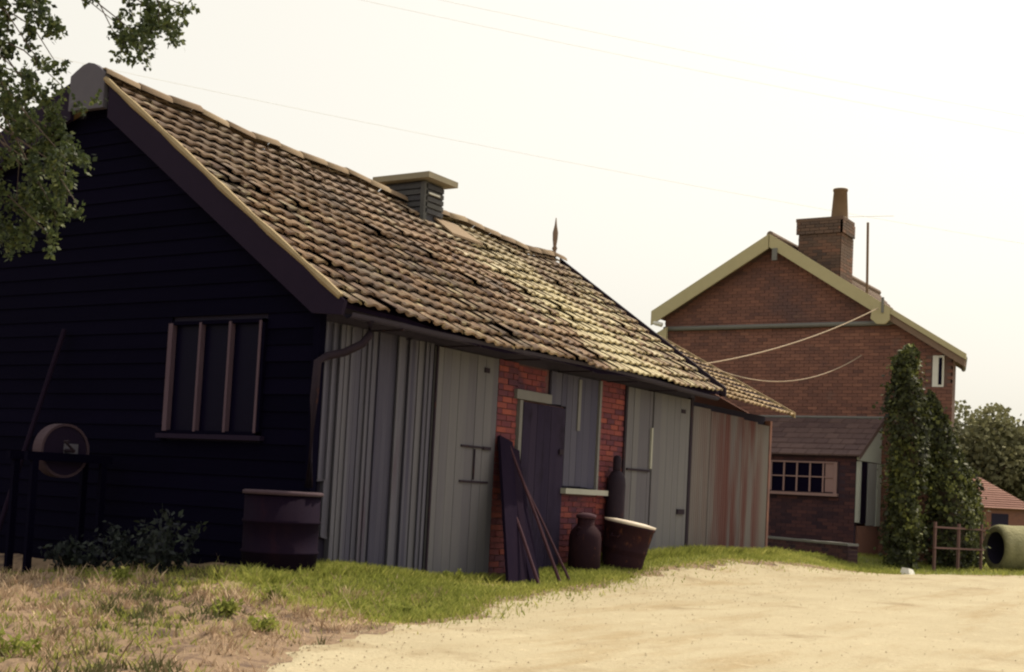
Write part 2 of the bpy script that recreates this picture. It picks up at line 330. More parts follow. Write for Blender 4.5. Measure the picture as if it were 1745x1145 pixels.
# roof deck (under the tiles), rear slope, soffit
rb = MB(); rear = MB()
for x0, x1 in zip(xs_[:-1], xs_[1:]):
    a = [(x, y, roof_z(x, y) - .06) for x, y in ((x0, eave_y(x0) + .06), (x1, eave_y(x1) + .06), (x1, ridge_y(x1)), (x0, ridge_y(x0)))]
    b = [(p[0], p[1], p[2] - .05) for p in a]
    rb.add(a + b, [(0, 1, 2, 3), (7, 6, 5, 4), (0, 4, 5, 1)], .1)
    c = [(x0, ridge_y(x0), roof_z(x0, ridge_y(x0)) - .05), (x1, ridge_y(x1), roof_z(x1, ridge_y(x1)) - .05)]
    d = [(x1, 9.0, c[1][2] - .36 * (9 - c[1][1])), (x0, 9.0, c[0][2] - .36 * (9 - c[0][1]))]
    rear.add(c + d + [(p[0], p[1], p[2] - .08) for p in c + d], [(0, 1, 2, 3), (7, 6, 5, 4), (2, 6, 7, 3)], .5)
roof = rb.build('roof', M['wooddark'], barn); rear.build('rear_roof', M['tile2'], barn)
# pantiles
PITCH_A = math.atan(SL); COV, GAU = .205, .275
def pantile_verts(tlen=.345, wid=.240):
    n = 9; vs = []
    for (s, lift) in ((0.0, .036), (tlen, .0)):
        for i in range(n):
            q = i / (n - 1); x = (q - .5) * wid; z = .0135 * math.sin(2 * math.pi * x / COV) - .035 * x + .004
            vs.append((x, s, z + lift + .02))
    for i in range(n): v = vs[i]; vs.append((v[0], v[1] + .002, v[2] - .026))
    fs = [(i, i + 1, n + i + 1, n + i) for i in range(n - 1)] + [(2 * n + i, 2 * n + i + 1, i + 1, i) for i in range(n - 1)]
    return vs, fs
PV, PF = pantile_verts()
TINTS = [u(.40, .85) for _ in range(15)] + [.12]
def tile_me(t): 
    me = MB().add(PV, PF, t).mesh('roof_tile', M['tile'], False); me.polygons.foreach_set('use_smooth', [True] * 8 + [False] * 8); return me
TME = [tile_me(t) for t in TINTS]; TPALE = tile_me(1.0)
tiles = []
ncol = int((XV1 - XV0) / COV)
pale = {(38, 7), (39, 6), (38, 6), (38, 4), (39, 3), (21, 4), (22, 3), (28, 4), (29, 3), (30, 3), (25, 13), (25, 12), (26, 12), (24, 10), (26, 9), (29, 7), (27, 9)}
for c in range(ncol):
    x = XV0 + COV * (c + .55)
    for k in range(24):
        s = k * GAU
        y = eave_y(x) + s * math.cos(PITCH_A)
        if y > ridge_y(x) + .03: break
        slip = u(-.012, .012) - (u(.02, .07) if random.random() < .08 else 0)
        loc = Vector((x + u(-.006, .006), y + slip, roof_z(x, y) - .035))
        rot = (PITCH_A - .085 + u(-.009, .009), u(-.014, .014), u(-.022, .022))
        tiles.append((c, k, loc, rot))
tiles.sort(key=lambda q: (q[2] - CAM).length)
from mathutils import Euler
fld = MB()
for i, (c, k, loc, rot) in enumerate(tiles):
    me = TPALE if (c, k) in pale else random.choice(TME)
    if i < 292 : link('roof_tile', me, roof, loc, rot)
    else:
        mt = Matrix.Translation(loc) @ Euler(rot).to_matrix().to_4x4()
        fld.add([mt @ Vector(p) for p in PV], PF, 1.0 if me is TPALE else random.choice(TINTS))
kind(fld.build('roof_tile_field', M['tile'], roof), 'stuff')
# ridge tiles
rt = []
for t in (.3, .55, .8): 
    mb = MB(); vs = []; n = 7
    for s in (0, .44):
        for i in range(n):
            q = math.pi * (i / (n - 1)); vs.append((s, -.15 * math.cos(q) , .11 * math.sin(q) - .06))
    for s in (0,):
        for i in range(n):
            q = math.pi * (i / (n - 1)); vs.append((s, -.13 * math.cos(q), .09 * math.sin(q) - .06))
    mb.add(vs, [(i, n + i, n + i + 1, i + 1) for i in range(n - 1)] + [(2 * n + i, i, i + 1, 2 * n + i + 1) for i in range(n - 1)], t)
    rt.append(mb.mesh('ridge_tile', M['ridge'], True))
x = XV0 - .02
while x < XV1 - .1:
    x2 = x + .43; y0, y1 = ridge_y(x), ridge_y(x2); z0, z1 = roof_z(x, y0), roof_z(x2, y1)
    link('ridge_tile', random.choice(rt), roof, (x, y0, z0 + .055 + u(-.008, .01)), (u(-.05, .05), -math.atan2(z1 - z0, .43) + u(-.03, .03), math.atan2(y1 - y0, .43)))
    x = x2
# near verge: mortar fillet along the tile edge, far verge dark board
vb = MB(); pts = [( -.445 + .008 * math.sin(3.1 * s), eave_y(-.42) + .02 + s, roof_z(-.42, eave_y(-.42) + .02 + s) + .012) for s in np.linspace(0, 3.75, 16)]
vb.tube(pts, [.036 + .008 * math.sin(i * 2.1) for i in range(16)], 6); vb.build('verge_fillet', M['fillet'], barn)
fv = MB(); poly = [(-.52, roof_z(8.9, -.52) - .10), (2.7, roof_z(8.9, 2.7) - .10), (2.7, roof_z(8.9, 2.7) + .06), (-.52, roof_z(8.9, -.52) + .06)]
fv.prism(poly, 'x', 8.97, 9.02); fv.build('far_verge_board', M['iron'], barn)
# gable: backing triangle and weatherboards split round the window
def gable_top(y):
    return min(roof_z(-.3, y) - .14, roof_z(-.3, 3.46) - .14 - .36 * (y - 3.46)) if y > 0 else roof_z(-.3, 0) - .14
gp = [(0.05, -.6), (0.05, gable_top(.05)), (3.46, gable_top(3.46)), (8.6, gable_top(8.6)), (8.6, -.6)]
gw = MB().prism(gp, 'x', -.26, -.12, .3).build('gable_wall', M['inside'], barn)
WY0, WY1, WZ0, WZ1 = .72, 2.16, 1.31, 2.55
z = -.5
def gable_span(zz):
    y0 = .0; y1 = 8.62
    if zz > gable_top(.02): y0 = (zz - gable_top(.02)) / SL + .02
    top = gable_top(3.46)
    y1 = min(8.62, 3.46 + (top - zz) / .36)
    return y0, y1
while z < gable_top(3.46) - .1:
    z1 = z + .185; y0, y1 = gable_span(z1 - .02)
    segs = [(y0, y1)]
    if z1 > WZ0 and z < WZ1: segs = [(max(y0, 0), WY0), (WY1, y1)]
    for a, b in segs:
        if b - a < .15: continue
        k = u(-.006, .006); t = u(.1, .9)
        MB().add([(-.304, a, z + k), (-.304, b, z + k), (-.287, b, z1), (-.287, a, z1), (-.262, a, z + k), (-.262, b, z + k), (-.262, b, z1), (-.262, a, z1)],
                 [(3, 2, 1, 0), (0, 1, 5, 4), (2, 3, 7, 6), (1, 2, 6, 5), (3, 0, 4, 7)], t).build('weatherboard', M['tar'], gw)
    z = z1 - .012
cp = MB().box((-.335, -.035, -.5), (-.235, .045, 2.62)).build('corner_post', M['tar'], barn)
# gable window
win = MB()
for a, b in (((-.335, WY0, WZ0), (-.27, WY0 + .04, WZ1)), ((-.335, WY0, WZ0), (-.27, WY1, WZ0 + .04)), ((-.335, WY0, WZ1 - .04), (-.27, WY1, WZ1))): win.box(a, b)
win = win.build('gable_window', M['tar'], barn)
MB().box((-.275, WY0 + .02, WZ0 + .02), (-.268, WY1 - .02, WZ1 - .02)).build('window_glass', M['glass'], win)
for y, wd in ((2.12, .065), (1.66, .034), (1.215, .034), (.775, .032)):
    MB().box((-.345, y - wd / 2, WZ0 + .03), (-.28, y + wd / 2, WZ1 - .02)).build('window_bar', M['barn_bar'], win)
MB().box((-.37, WY0 - .06, WZ0 - .05), (-.27, WY1 + .06, WZ0)).build('window_sill', M['barge'], win)
# bargeboards
def barge(y0, z0, y1, z1, wd):
    return MB().prism([(y0, z0), (y1, z1), (y1, z1 - wd), (y0, z0 - wd)], 'x', -.45, -.40)
MB().prism([(-.44, roof_z(-.42, -.44) + .01), (3.30, roof_z(-.42, 3.3)), (3.30, roof_z(-.42, 3.3) - .40), (-.02, roof_z(-.42, -.02) - .40), (-.40, roof_z(-.42, -.40) - .16)], 'x', -.45, -.40).build('bargeboard', M['barge'], barn)
zt = roof_z(-.42, 3.7) - .12
barge(3.95, 5.47, 9.05, 5.47 - .36 * 5.1, .46).build('bargeboard', M['barge'], barn)
ap = [(3.36, 5.08), (3.36, 5.49), (3.45, 5.56), (3.56, 5.625), (3.66, 5.65), (3.76, 5.63), (3.88, 5.57), (3.97, 5.52), (3.97, 5.10)]
MB().prism(ap, 'x', -.475, -.40).build('apex_board', M['apex'], barn)
# front wall: backing, boards
fw = MB().box((-.25, .05, -.6), (12.2, .2, 2.5)).build('front_wall', M['inside'], barn)
MB().box((-.3, 8.5, -.6), (12.2, 8.6, 3.3)).build('rear_wall', M['tar'], barn)
MB().prism([(.2, -.6), (.2, 2.6), (2.7, 4.6), (8.5, 2.7), (8.5, -.6)], 'x', 8.75, 8.87).build('end_wall', M['tar'], barn)
MB().box((-.3, .0, 2.50), (8.95, .06, 2.72)).build('wall_plate', M['gutter'], barn)
def wall_top(x): return 2.53
x = -.30
while x < 1.66:
    wd = min(u(.075, .125), 1.69 - x); b0 = -.5
    if x < -.05: b0 = .32 + (.55 if x < -.2 else -.02)
    d = u(-.016, .014)
    MB().add([(x, -.012 + d, b0), (x + wd - u(.008, .02), -.012 + d, b0 + u(-.03, .03)), (x + wd - .010, .045, b0), (x, .045, b0),
              (x, -.012 + d, 2.52), (x + wd - .010, -.012 + d, 2.52), (x + wd - .010, .045, 2.52), (x, .045, 2.52)],
             [(0, 3, 2, 1), (4, 5, 6, 7), (0, 1, 5, 4), (1, 2, 6, 5), (2, 3, 7, 6), (3, 0, 4, 7)], u(.05, .95)).build('wall_board', M['grey'], fw)
    if random.random() < .5: MB().box((x + wd - .026, -.045, b0 + .02), (x + wd + .012, -.030, 2.50), u(.3, .8)).build('cover_strip', M['grey'], fw)
    x += wd
def plank_row(parent, x0, x1, z0, z1, y, m, wmin, wmax, tl, th, name='plank', gap=.006):
    x = x0
    while x < x1 - .02:
        wd = min(u(wmin, wmax), x1 - x)
        if x1 - x - wd < .05: wd = x1 - x
        d = u(-.004, .004)
        MB().box((x, y + d, z0 + u(0, .02)), (x + wd - gap, y + d + .03, z1), u(tl, th)).build(name, m, parent); x += wd
pd = MB().box((1.70, .02, -.3), (3.06, .045, 2.5)).build('plank_door', M['inside'], barn)
plank_row(pd, 1.72, 3.05, -.26, 2.50, -.03, M['pale_grey'], .15, .2, .25, .65)
for zz in (1.385, .965):
    MB().box((2.30, -.052, zz - .012), (2.90, -.031, zz + .012)).build('hatch_edge', M['iron'], pd)
MB().box((2.58, -.05, .99), (2.60, -.031, 1.36)).build('hatch_bar', M['iron'], pd)
MB().box((2.76, -.06, 1.36), (2.92, -.038, 1.40)).build('hinge', M['iron'], pd)
MB().box((2.72, -.05, 2.30), (2.82, -.036, 2.36)).build('hinge', M['iron'], pd)
MB().box((1.715, -.05, -.2), (1.745, -.033, 2.5)).build('door_edge', M['iron'], pd)
# brickwork
def brick_me(t, L=.215):
    return MB().box((0, 0, 0), (L, .03, .065), t).mesh('brick', M['brick'])
BME = [brick_me(t) for t in (.1, .25, .4, .5, .6, .75, .9)]; BMH = [brick_me(t, .102) for t in (.2, .45, .7)]
bw = MB().box((3.07, .0, -.5), (6.46, .045, 2.5)).build('brick_wall', M['mortar'], barn)
def bricks(x0, x1, z0, z1):
    k = 0; z = z0
    while z < z1 - .05:
        x = x0 - (.11 if k % 2 else 0)
        while x < x1 - .03:
            a = max(x, x0); b = min(x + .215, x1)
            if b - a > .16: o = link('brick', random.choice(BME), bw, (a, -.022 + u(-.004, .004), z), (0, 0, u(-.012, .012))); o.scale.x = (b - a) / .215
            elif b - a > .04: o = link('brick', random.choice(BMH), bw, (a, -.022 + u(-.004, .004), z)); o.scale.x = (b - a) / .102
            x += .226
        z += .076; k += 1
bricks(3.07, 3.52, -.22, 2.5); bricks(3.52, 4.22, 2.18, 2.5); bricks(4.74, 5.72, -.12, .88); bricks(5.73, 6.46, -.06, 2.5)
# dark door, lintel, frame
dd = MB().box((3.62, -.004, -.25), (4.70, .0, 2.03)).build('dark_door', M['inside'], barn)
plank_row(dd, 3.63, 4.70, -.22, 2.02, -.06, M['dark_door'], .16, .2, .2, .8)
MB().box((3.545, -.055, -.25), (3.615, -.0, 2.04)).build('door_frame', M['lintel'], dd)
MB().box((3.44, -.07, 2.05), (4.30, -.005, 2.17)).build('lintel', M['lintel'], dd)
MB().box((4.55, -.085, 1.40), (4.66, -.062, 1.47)).build('door_latch', M['iron'], dd)
# boarded window
bwn = MB().box((4.31, -.003, 2.04), (4.72, .0, 2.5)).box((4.73, -.003, .96), (5.68, .0, 2.5)).build('boarded_window', M['inside'], barn)
plank_row(bwn, 4.31, 4.72, 2.05, 2.49, -.045, M['bluegrey'], .12, .16, .2, .8)
plank_row(bwn, 4.73, 5.60, .97, 2.49, -.045, M['bluegrey'], .14, .2, .1, .9)
MB().box((5.61, -.075, .96), (5.665, -.0, 2.49)).build('window_frame', M['lintel'], bwn)
MB().box((5.02, -.068, 1.75), (5.09, -.05, 2.45)).build('batten', M['lintel'], bwn)
MB().box((4.66, -.14, .885), (5.86, -.0, .958)).build('window_sill', M['offwhite'], bwn)
# pair of grey doors
ddr = MB().box((6.50, .0, -.2), (8.70, .045, 2.5)).build('double_door', M['inside'], barn)
MB().box((6.455, -.05, -.2), (6.515, .0, 2.5)).build('door_post', M['iron'], ddr)
MB().box((8.70, -.06, -.2), (8.79, .0, 2.53)).build('door_post', M['iron'], ddr)
plank_row(ddr, 6.53, 7.36, -.04, 2.5, -.04, M['pale_grey'], .16, .22, .25, .7)
plank_row(ddr, 7.39, 8.69, -.02, 2.5, -.046, M['pale_grey'], .2, .26, .45, .85)
MB().box((6.56, -.064, 1.28), (7.30, -.042, 1.31)).build('door_ledge', M['iron'], ddr)
MB().box((7.30, -.07, 1.33), (7.35, -.042, 1.95)).build('batten', M['offwhite'], ddr)
MB().box((8.32, -.075, .66), (8.58, -.047, .74)).build('door_latch', M['iron'], ddr)
MB().box((8.35, -.06, 2.26), (8.5, -.047, 2.32)).build('hinge', M['iron'], ddr)
# corrugated sheets of the lower end
def corr(x0, x1, y, z0, z1, t):
    mb = MB(); n = int((x1 - x0) / .0127); vs = []
    for i in range(n + 1):
        xx = x0 + (x1 - x0) * i / n; yy = y + .014 * math.sin(2 * math.pi * xx / .0762)
        vs += [(xx, yy, z0), (xx, yy, z1)]
    return mb.add(vs, [(2 * i, 2 * i + 2, 2 * i + 3, 2 * i + 1) for i in range(n)], t)
x = 8.80
for k, (wd, t) in enumerate(((.72, .55), (.70, .45), (.70, .35), (.66, .6), (.60, .75))):
    corr(x, x + wd + .03, -.03 - .012 * (k % 2), -.3, 2.42 + u(-.02, .02) - .02 * k, t).build('corrugated_sheet', M['corr'], fw, True); x += wd
MB().box((12.18, -.06, -.3), (12.27, .12, 2.42)).build('corner_board', M['hbrick'], barn)
MB().prism([(.05, -.4), (.05, 2.4), (2.2, 3.5), (2.2, -.4)], 'x', 12.12, 12.18).build('extension_end_wall', M['hbrick'], barn)
# lower roof over the corrugated end
ext = MB()
S2 = .53; Z20 = 2.60
def ext_z(y): return Z20 + S2 * (y + .45)
ext.add([(9.03, -.40, ext_z(-.4) - .03), (12.28, -.40, ext_z(-.4) - .05), (12.28, 2.3, ext_z(2.3) - .05), (9.03, 2.3, ext_z(2.3) - .03)], [(0, 1, 2, 3)], .3)
ext = ext.build('lower_roof', M['wooddark'], barn)
A2 = math.atan(S2); MT2 = [MB().add(PV, PF, t).mesh('roof_tile', M['tile2'], False) for t in (.2, .4, .55, .7, .9)]
fl2 = MB()
for c in range(16):
    x = 9.02 + COV * (c + .5)
    for k in range(11):
        y = -.46 + k * GAU * math.cos(A2) + .02 * math.sin(c)
        mt = Matrix.Translation((x, y, ext_z(y) - .035 - .004 * c)) @ Euler((A2 - .075 + u(-.01, .01), u(-.02, .02), u(-.02, .02))).to_matrix().to_4x4()
        fl2.add([mt @ Vector(p) for p in PV], PF, u(.15, .9))
kind(fl2.build('roof_tile_field', M['tile2'], ext), 'stuff')
MB().prism([(-.47, ext_z(-.47) - .1), (2.35, ext_z(2.35) - .1), (2.35, ext_z(2.35) + .0), (-.47, ext_z(-.47) + .0)], 'x', 12.30, 12.34).build('verge_board', M['fillet'], ext)
# gutter, brackets, downpipe with swan neck
gt = MB()
n = 7; vs = []; NX = 14
for i in range(NX):
    xx = -.25 + (8.9 + .25) * i / (NX - 1); zc = 2.585 - .02 * math.sin(xx * .9) - .006 * xx * 0; yc = eave_y(xx) + .10
    for k in range(n): q = math.pi + math.pi * k / (n - 1); vs.append((xx, yc + .06 * math.cos(q), zc + .06 * math.sin(q)))
gt.add(vs, [(i * n + k, i * n + k + 1, (i + 1) * n + k + 1, (i + 1) * n + k) for i in range(NX - 1) for k in range(n - 1)])
gt = gt.build('gutter', M['gutter'], barn, True)
for xx in np.arange(.5, 8.6, 1.35): MB().box((xx - .012, eave_y(xx) + .05, 2.50), (xx + .012, -.0, 2.515)).build('gutter_bracket', M['iron'], gt)
dp = MB().tube([(.05, -.38, 2.54), (.05, -.38, 2.40), (.0, -.33, 2.30), (-.12, -.20, 2.20), (-.26, -.10, 2.15), (-.36, -.06, 2.08), (-.38, -.06, 1.7), (-.38, -.06, .80)], .042, 8)
dp.build('downpipe', M['iron'], barn, True)
# ridge ventilator
vn = MB()
zb = roof_z(4.65, 2.5) - .15
vn.box((4.66, 2.49, zb), (5.12, 3.25, 5.34), .2).build('ventilator', M['vent'], barn); vn = C.objects['ventilator']
for k in range(5):
    zz = 4.88 + k * .09
    MB().box((4.63, 2.5, zz), (4.657, 3.24, zz + .065), u(.2, .6)).build('louvre_slat', M['vent'], vn)
    MB().box((4.67, 2.46, zz), (5.11, 2.487, zz + .065), u(.3, .9)).build('louvre_slat', M['vent'], vn)
MB().box((4.625, 2.46, zb), (4.70, 2.53, 5.33), .9).build('corner_post', M['vent'], vn)
MB().box((4.52, 2.32, 5.355), (5.26, 3.36, 5.44)).build('ventilator_cap', M['ventcap'], vn)
MB().box((4.72, 2.435, 5.16), (4.98, 2.458, 5.185)).build('pale_strip', M['white'], vn)
MB().box((4.61, 2.98, 5.08), (4.628, 3.22, 5.105)).build('pale_strip', M['white'], vn)
fl = [(4.55, 2.30), (5.25, 2.30), (5.25, 2.52), (4.60, 2.52)]
MB().add([(a, b, roof_z(a, b) + .085) for a, b in ((4.9, 2.12), (5.65, 2.08), (5.5, 2.5), (4.95, 2.5))] + [(a, b, roof_z(a, b) + .05) for a, b in ((4.9, 2.12), (5.65, 2.08), (5.5, 2.5), (4.95, 2.5))],
         [(0, 1, 2, 3), (0, 4, 5, 1), (1, 5, 6, 2), (3, 7, 4, 0)]).build('flashing', M['ridge'], vn)
# finial on the far end of the ridge
fz = roof_z(8.85, 2.72)
MB().lathe([(.03, fz - .1), (.03, fz + .1), (.05, fz + .14), (.03, fz + .18), (.045, fz + .3), (.05, fz + .42), (.022, fz + .55), (.008, fz + .68)], (8.85, 2.74, .05), 10).build('finial', M['soffit'], barn, True)

# ------------------------------------------------------------------ the brick house behind
house = thing('house', 'two-storey red brick house with cream bargeboards and tall chimney behind the barn', 'house', (18, 1.6, -.1))
HOFF = Vector((-18, -1.6, .1))
def H(mb, name, m, parent=None, smooth=False):
    mb.v = [tuple(Vector(p) + HOFF) for p in mb.v]; o = mb.build(name, m, parent or house, smooth); return o
HX = 18.0; PKY, PKZ = 2.30, 7.12; EZ = 5.44; EYL, EYR = 5.15, -.40; TIPY, TIPZ = -2.18, 4.27
hs_r = (PKZ - TIPZ) / (PKY - TIPY); hs_l = (PKZ - 5.42) / (5.22 - PKY)
def htop(y): return PKZ - .12 - (hs_l * (y - PKY) if y > PKY else hs_r * (PKY - y))
wl, wr = 5.0, -1.86
SKEW = .225                                  # the side wall runs off square, along the lane
poly = [(wr, -.3), (wr, htop(wr)), (PKY, htop(PKY)), (wl, htop(wl)), (wl, -.3)]
hw = H(MB().prism(poly, 'x', HX + .03, HX + .3).add([(HX + .3, wr + .06, -.3), (20, wr + 2 * SKEW, -.3), (20, wr + 2 * SKEW + .25, -.3), (HX + .3, wr + .3, -.3), (HX + .3, wr + .06, htop(wr)), (20, wr + 2 * SKEW, htop(wr)), (20, wr + 2 * SKEW + .25, htop(wr)), (HX + .3, wr + .3, htop(wr))], [(0, 3, 2, 1), (4, 5, 6, 7), (0, 1, 5, 4), (1, 2, 6, 5), (2, 3, 7, 6), (3, 0, 4, 7)]).box((HX + .3, wl - .25, -.3), (26, wl, htop(wl))).box((HX + .3, .4, -.3), (26, .65, 5.4)).box((19.9, wr + .5, -.3), (20.05, .4, htop(wr))), 'gable_wall', M['hmortar'])
bk = MB(); z = -.22; k = 0
wnd = (-1.68, -1.44, 3.62, 4.30)
while z < PKZ - .2:
    y = wr - (.11 if k % 2 else 0) + .003
    while y < wl:
        a, b = max(y, wr), min(y + .217, wl); y += .228
        if b - a < .05: continue
        zt_ = min(htop(a), htop(b))
        if z + .066 > zt_ or not (b < wnd[0] or a > wnd[1] or z + .06 < wnd[2] or z > wnd[3]): continue
        d = u(-.004, .004); t = min(1, max(0, random.gauss(.42, .16) - (.12 if z > 5.0 else 0)))
        x0 = HX + .012 + d; x1 = HX + .03
        bk.add([(x0, a, z), (x0, b, z), (x0, b, z + .066), (x0, a, z + .066), (x1, a, z), (x1, b, z), (x1, b, z + .066), (x1, a, z + .066)],
               [(3, 2, 1, 0), (0, 1, 5, 4), (2, 3, 7, 6), (1, 2, 6, 5), (3, 0, 4, 7)], t)
    x = HX + .03
    while x < 19.8 and z < htop(wr) - .07:
        y0 = wr + SKEW * (x - HX) - .012 + u(-.004, .004); t = random.gauss(.5, .15); y1 = y0 + .217 * SKEW
        bk.add([(x, y0, z), (x + .217, y1, z), (x + .217, y1, z + .066), (x, y0, z + .066), (x, y0 + .04, z), (x + .217, y1 + .04, z), (x + .217, y1 + .04, z + .066), (x, y0 + .04, z + .066)],
               [(0, 1, 2, 3), (3, 2, 6, 7), (1, 0, 4, 5), (2, 1, 5, 6), (0, 3, 7, 4)], t)
        x += .228
    z += .0755; k += 1
kind(H(bk, 'brick_courses', M['hbrick']), 'stuff')
# roof slabs with tile courses
hr = MB(); XR0, XR1 = HX - .22, 26.3
def slab(ya, za, yb, zb, th=.1, sk=0):
    n = 18
    for i in range(n):
        q0, q1 = i / n, (i + 1) / n
        y0, z0, y1, z1 = ya + (yb - ya) * q0, za + (zb - za) * q0, ya + (yb - ya) * q1, za + (zb - za) * q1
        e0, e1 = (sk * q0, sk * q1) if XR1 > 25 else (sk, sk)
        hr.add([(XR0, y0, z0 + .005), (XR1, y0 + e0, z0 + .005), (XR1, y1 + e1, z1 + .03), (XR0, y1, z1 + .03), (XR0, y0, z0 - th), (XR1, y0 + e0, z0 - th), (XR1, y1 + e1, z1 - th), (XR0, y1, z1 - th)],
               [(0, 3, 2, 1), (4, 5, 6, 7), (0, 1, 5, 4), (1, 2, 6, 5), (2, 3, 7, 6), (3, 0, 4, 7)], u(.3, .7))
slab(PKY, PKZ, EYR, PKZ - hs_r * (PKY - EYR), .1, .14 * 8); slab(PKY, PKZ, 5.24, 5.41)
XR1 = 20.0; slab(EYR - .005, PKZ - hs_r * (PKY - EYR) - .003, TIPY, TIPZ, .1, .27 * 2); XR1 = 26.3
H(hr, 'roof', M['slate'])
H(MB().tube([(XR0 - .02, PKY, PKZ + .03), (XR1, PKY, PKZ + .03)], .08, 8), 'ridge', M['slate'])
def hb(y0, z0, y1, z1, wd, name='bargeboard', m='cream', x0=None, th=.05):
    x0 = XR0 - .02 if x0 is None else x0
    return H(MB().prism([(y0, z0), (y1, z1), (y1, z1 - wd), (y0, z0 - wd)], 'x', x0 - th, x0), name, M[m])
zr = lambda y: PKZ - hs_r * (PKY - y); zl = lambda y: PKZ - hs_l * (y - PKY)
hb(PKY - .01, PKZ + .03, EYR - .05, zr(EYR - .05) + .03, .31); hb(PKY + .01, PKZ + .03, 5.24, zl(5.24) + .03, .34)
hb(EYR - .06, zr(EYR - .06) + .03, TIPY - .02, TIPZ + .03, .13)
H(MB().prism([(EYR - .16, zr(EYR) - .34), (EYR - .16, zr(EYR) - .08), (EYR + .22, zr(EYR + .2) - .12), (EYR + .26, zr(EYR) - .30), (EYR + .12, zr(EYR) - .42), (EYR - .06, zr(EYR) - .43)], 'x', XR0 - .09, XR0 - .01), 'barge_foot', M['cream'])
H(MB().box((XR0 - .10, PKY - .22, PKZ - .60), (XR0 - .07, PKY - .10, PKZ - .32)), 'barge_bracket', M['band'])
H(MB().tube([(XR0 - .09, EYR + .0, zr(EYR) - .18), (XR0 - .09, EYR, zr(EYR) + .16)], .03, 6), 'barge_pin', M['band'])
hb(EYR - .14, zr(EYR - .14) - .1, TIPY + .02, TIPZ - .08, .16, 'soffit', 'soffit', XR0 + .15, .18)
H(MB().tube([(XR0 + .02, TIPY + .02, TIPZ - .06), (20, TIPY + .02 + 2 * .27, TIPZ - .06)], .05, 8), 'side_gutter', M['band'])
# left: white gutter end and the lower wing roof
H(MB().tube([(XR0, 5.22, 5.19), (XR0 - .05, 5.1, 5.14), (XR0 - .02, 4.95, 5.1)], .055, 8), 'gutter_end', M['white'])
H(MB().prism([(4.86, 5.06), (6.6, 4.15), (6.6, 3.8), (4.86, 4.72)], 'x', XR0 + .05, XR0 + .12), 'wing_bargeboard', M['cream'])
H(MB().prism([(4.9, -.3), (4.9, 4.85), (6.5, 4.0), (6.5, -.3)], 'x', HX + .1, 25), 'side_wing', M['hbrick'])
# string band, with its pipe elbow
bd = MB().tube([(HX - .05, 4.99, 5.03), (HX - .05, -.45, 5.03), (HX - .05, -.6, 5.06), (HX - .05, -.68, 5.17)], .055, 8)
H(bd, 'band_pipe', M['band'], None, True)
# small white window near the outer corner
hwn = H(MB().box((HX + .0, wnd[0], wnd[2]), (HX + .04, wnd[1], wnd[3])), 'upper_window', M['white'])
H(MB().box((HX - .012, wnd[0] + .04, wnd[2] + .05), (HX - .002, wnd[0] + .11, wnd[3] - .05)), 'window_glass', M['glass'], hwn)
# chimney
cx0, cx1, cy0, cy1 = 19.0, 19.72, 1.02, 2.06
ch = H(MB().box((cx0, cy0, 5.6), (cx1, cy1, 7.72)), 'chimney', M['hmortar'])
cb = MB(); z = 5.7; k = 0
while z < 7.66:
    g_ = .045 if 7.36 < z < 7.62 else 0
    y = cy0 - g_ - (.11 if k % 2 else 0)
    while y < cy1 + g_:
        a, b = max(y, cy0 - g_), min(y + .217, cy1 + g_); y += .228
        if b - a > .05: cb.box((cx0 - .012 - g_, a, z), (cx0 + .01, b, z + .066), random.gauss(.4, .18) + (.15 if 6.8 < z < 7.2 else 0))
    x = cx0 - .012 - g_
    while x < cx1:
        cb.box((x, cy0 - .012 - g_, z), (x + .217, cy0 + .01, z + .066), random.gauss(.5, .18)); x += .228
    z += .0755; k += 1
kind(H(cb, 'brick_courses', M['chim'], ch), 'stuff')
H(MB().box((cx0 - .06, cy0 - .06, 7.66), (cx1 + .06, cy1 + .06, 7.74)), 'chimney_cap', M['chim'], ch)
H(MB().lathe([(.21, 7.74), (.20, 7.8), (.16, 8.42), (.175, 8.43), (.175, 8.48), (.12, 8.48), (.12, 8.2)], (19.36, 1.20, 0), 14, caps=False), 'chimney_pot', M['pot'], ch, True)
# aerial pole on the roof
ae = H(MB().tube([(19, .36, 5.75), (19, .40, 7.55)], .03, 6), 'aerial_pole', M['pot'])
H(MB().tube([(19, 1.2, 7.72), (19, .75, 7.71), (19, -.2, 7.66)], .005, 5), 'aerial_wire', M['wire'], ae)
# lean-to against the gable
LX0, LY0, LY1 = 16.45, -.38, 4.6
lt = H(MB().box((LX0, LY0 + .04, .93), (LX0 + .12, LY1, 2.0)).box((LX0, LY0 + .04, -.3), (LX0 + .12, LY1, .93)), 'lean_to', M['darkwall'])
lb = MB(); z = .07; k = 0
while z < 1.9:
    y = LY0 + .05 - (.11 if k % 2 else 0)
    while y < LY1:
        a, b = max(y, LY0 + .05), min(y + .217, LY1); y += .228
        if b - a > .05 and not (z + .066 > 1.14 and z < 1.87 and b > .02 and a < 2.2): lb.add([(LX0 - .012, a, z), (LX0 - .012, b, z), (LX0 - .012, b, z + .066), (LX0 - .012, a, z + .066), (LX0 + .004, a, z), (LX0 + .004, b, z), (LX0 + .004, b, z + .066), (LX0 + .004, a, z + .066)], [(3, 2, 1, 0), (0, 1, 5, 4), (2, 3, 7, 6), (1, 2, 6, 5), (3, 0, 4, 7)], random.random())
    z += .0755; k += 1
kind(H(lb, 'brick_courses', M['dbrick'], lt), 'stuff')
H(MB().box((LX0 - .06, LY0 + .0, -.25), (LX0 - .004, LY1, .06)), 'plinth', M['band'], lt)
lr = MB(); n = 7
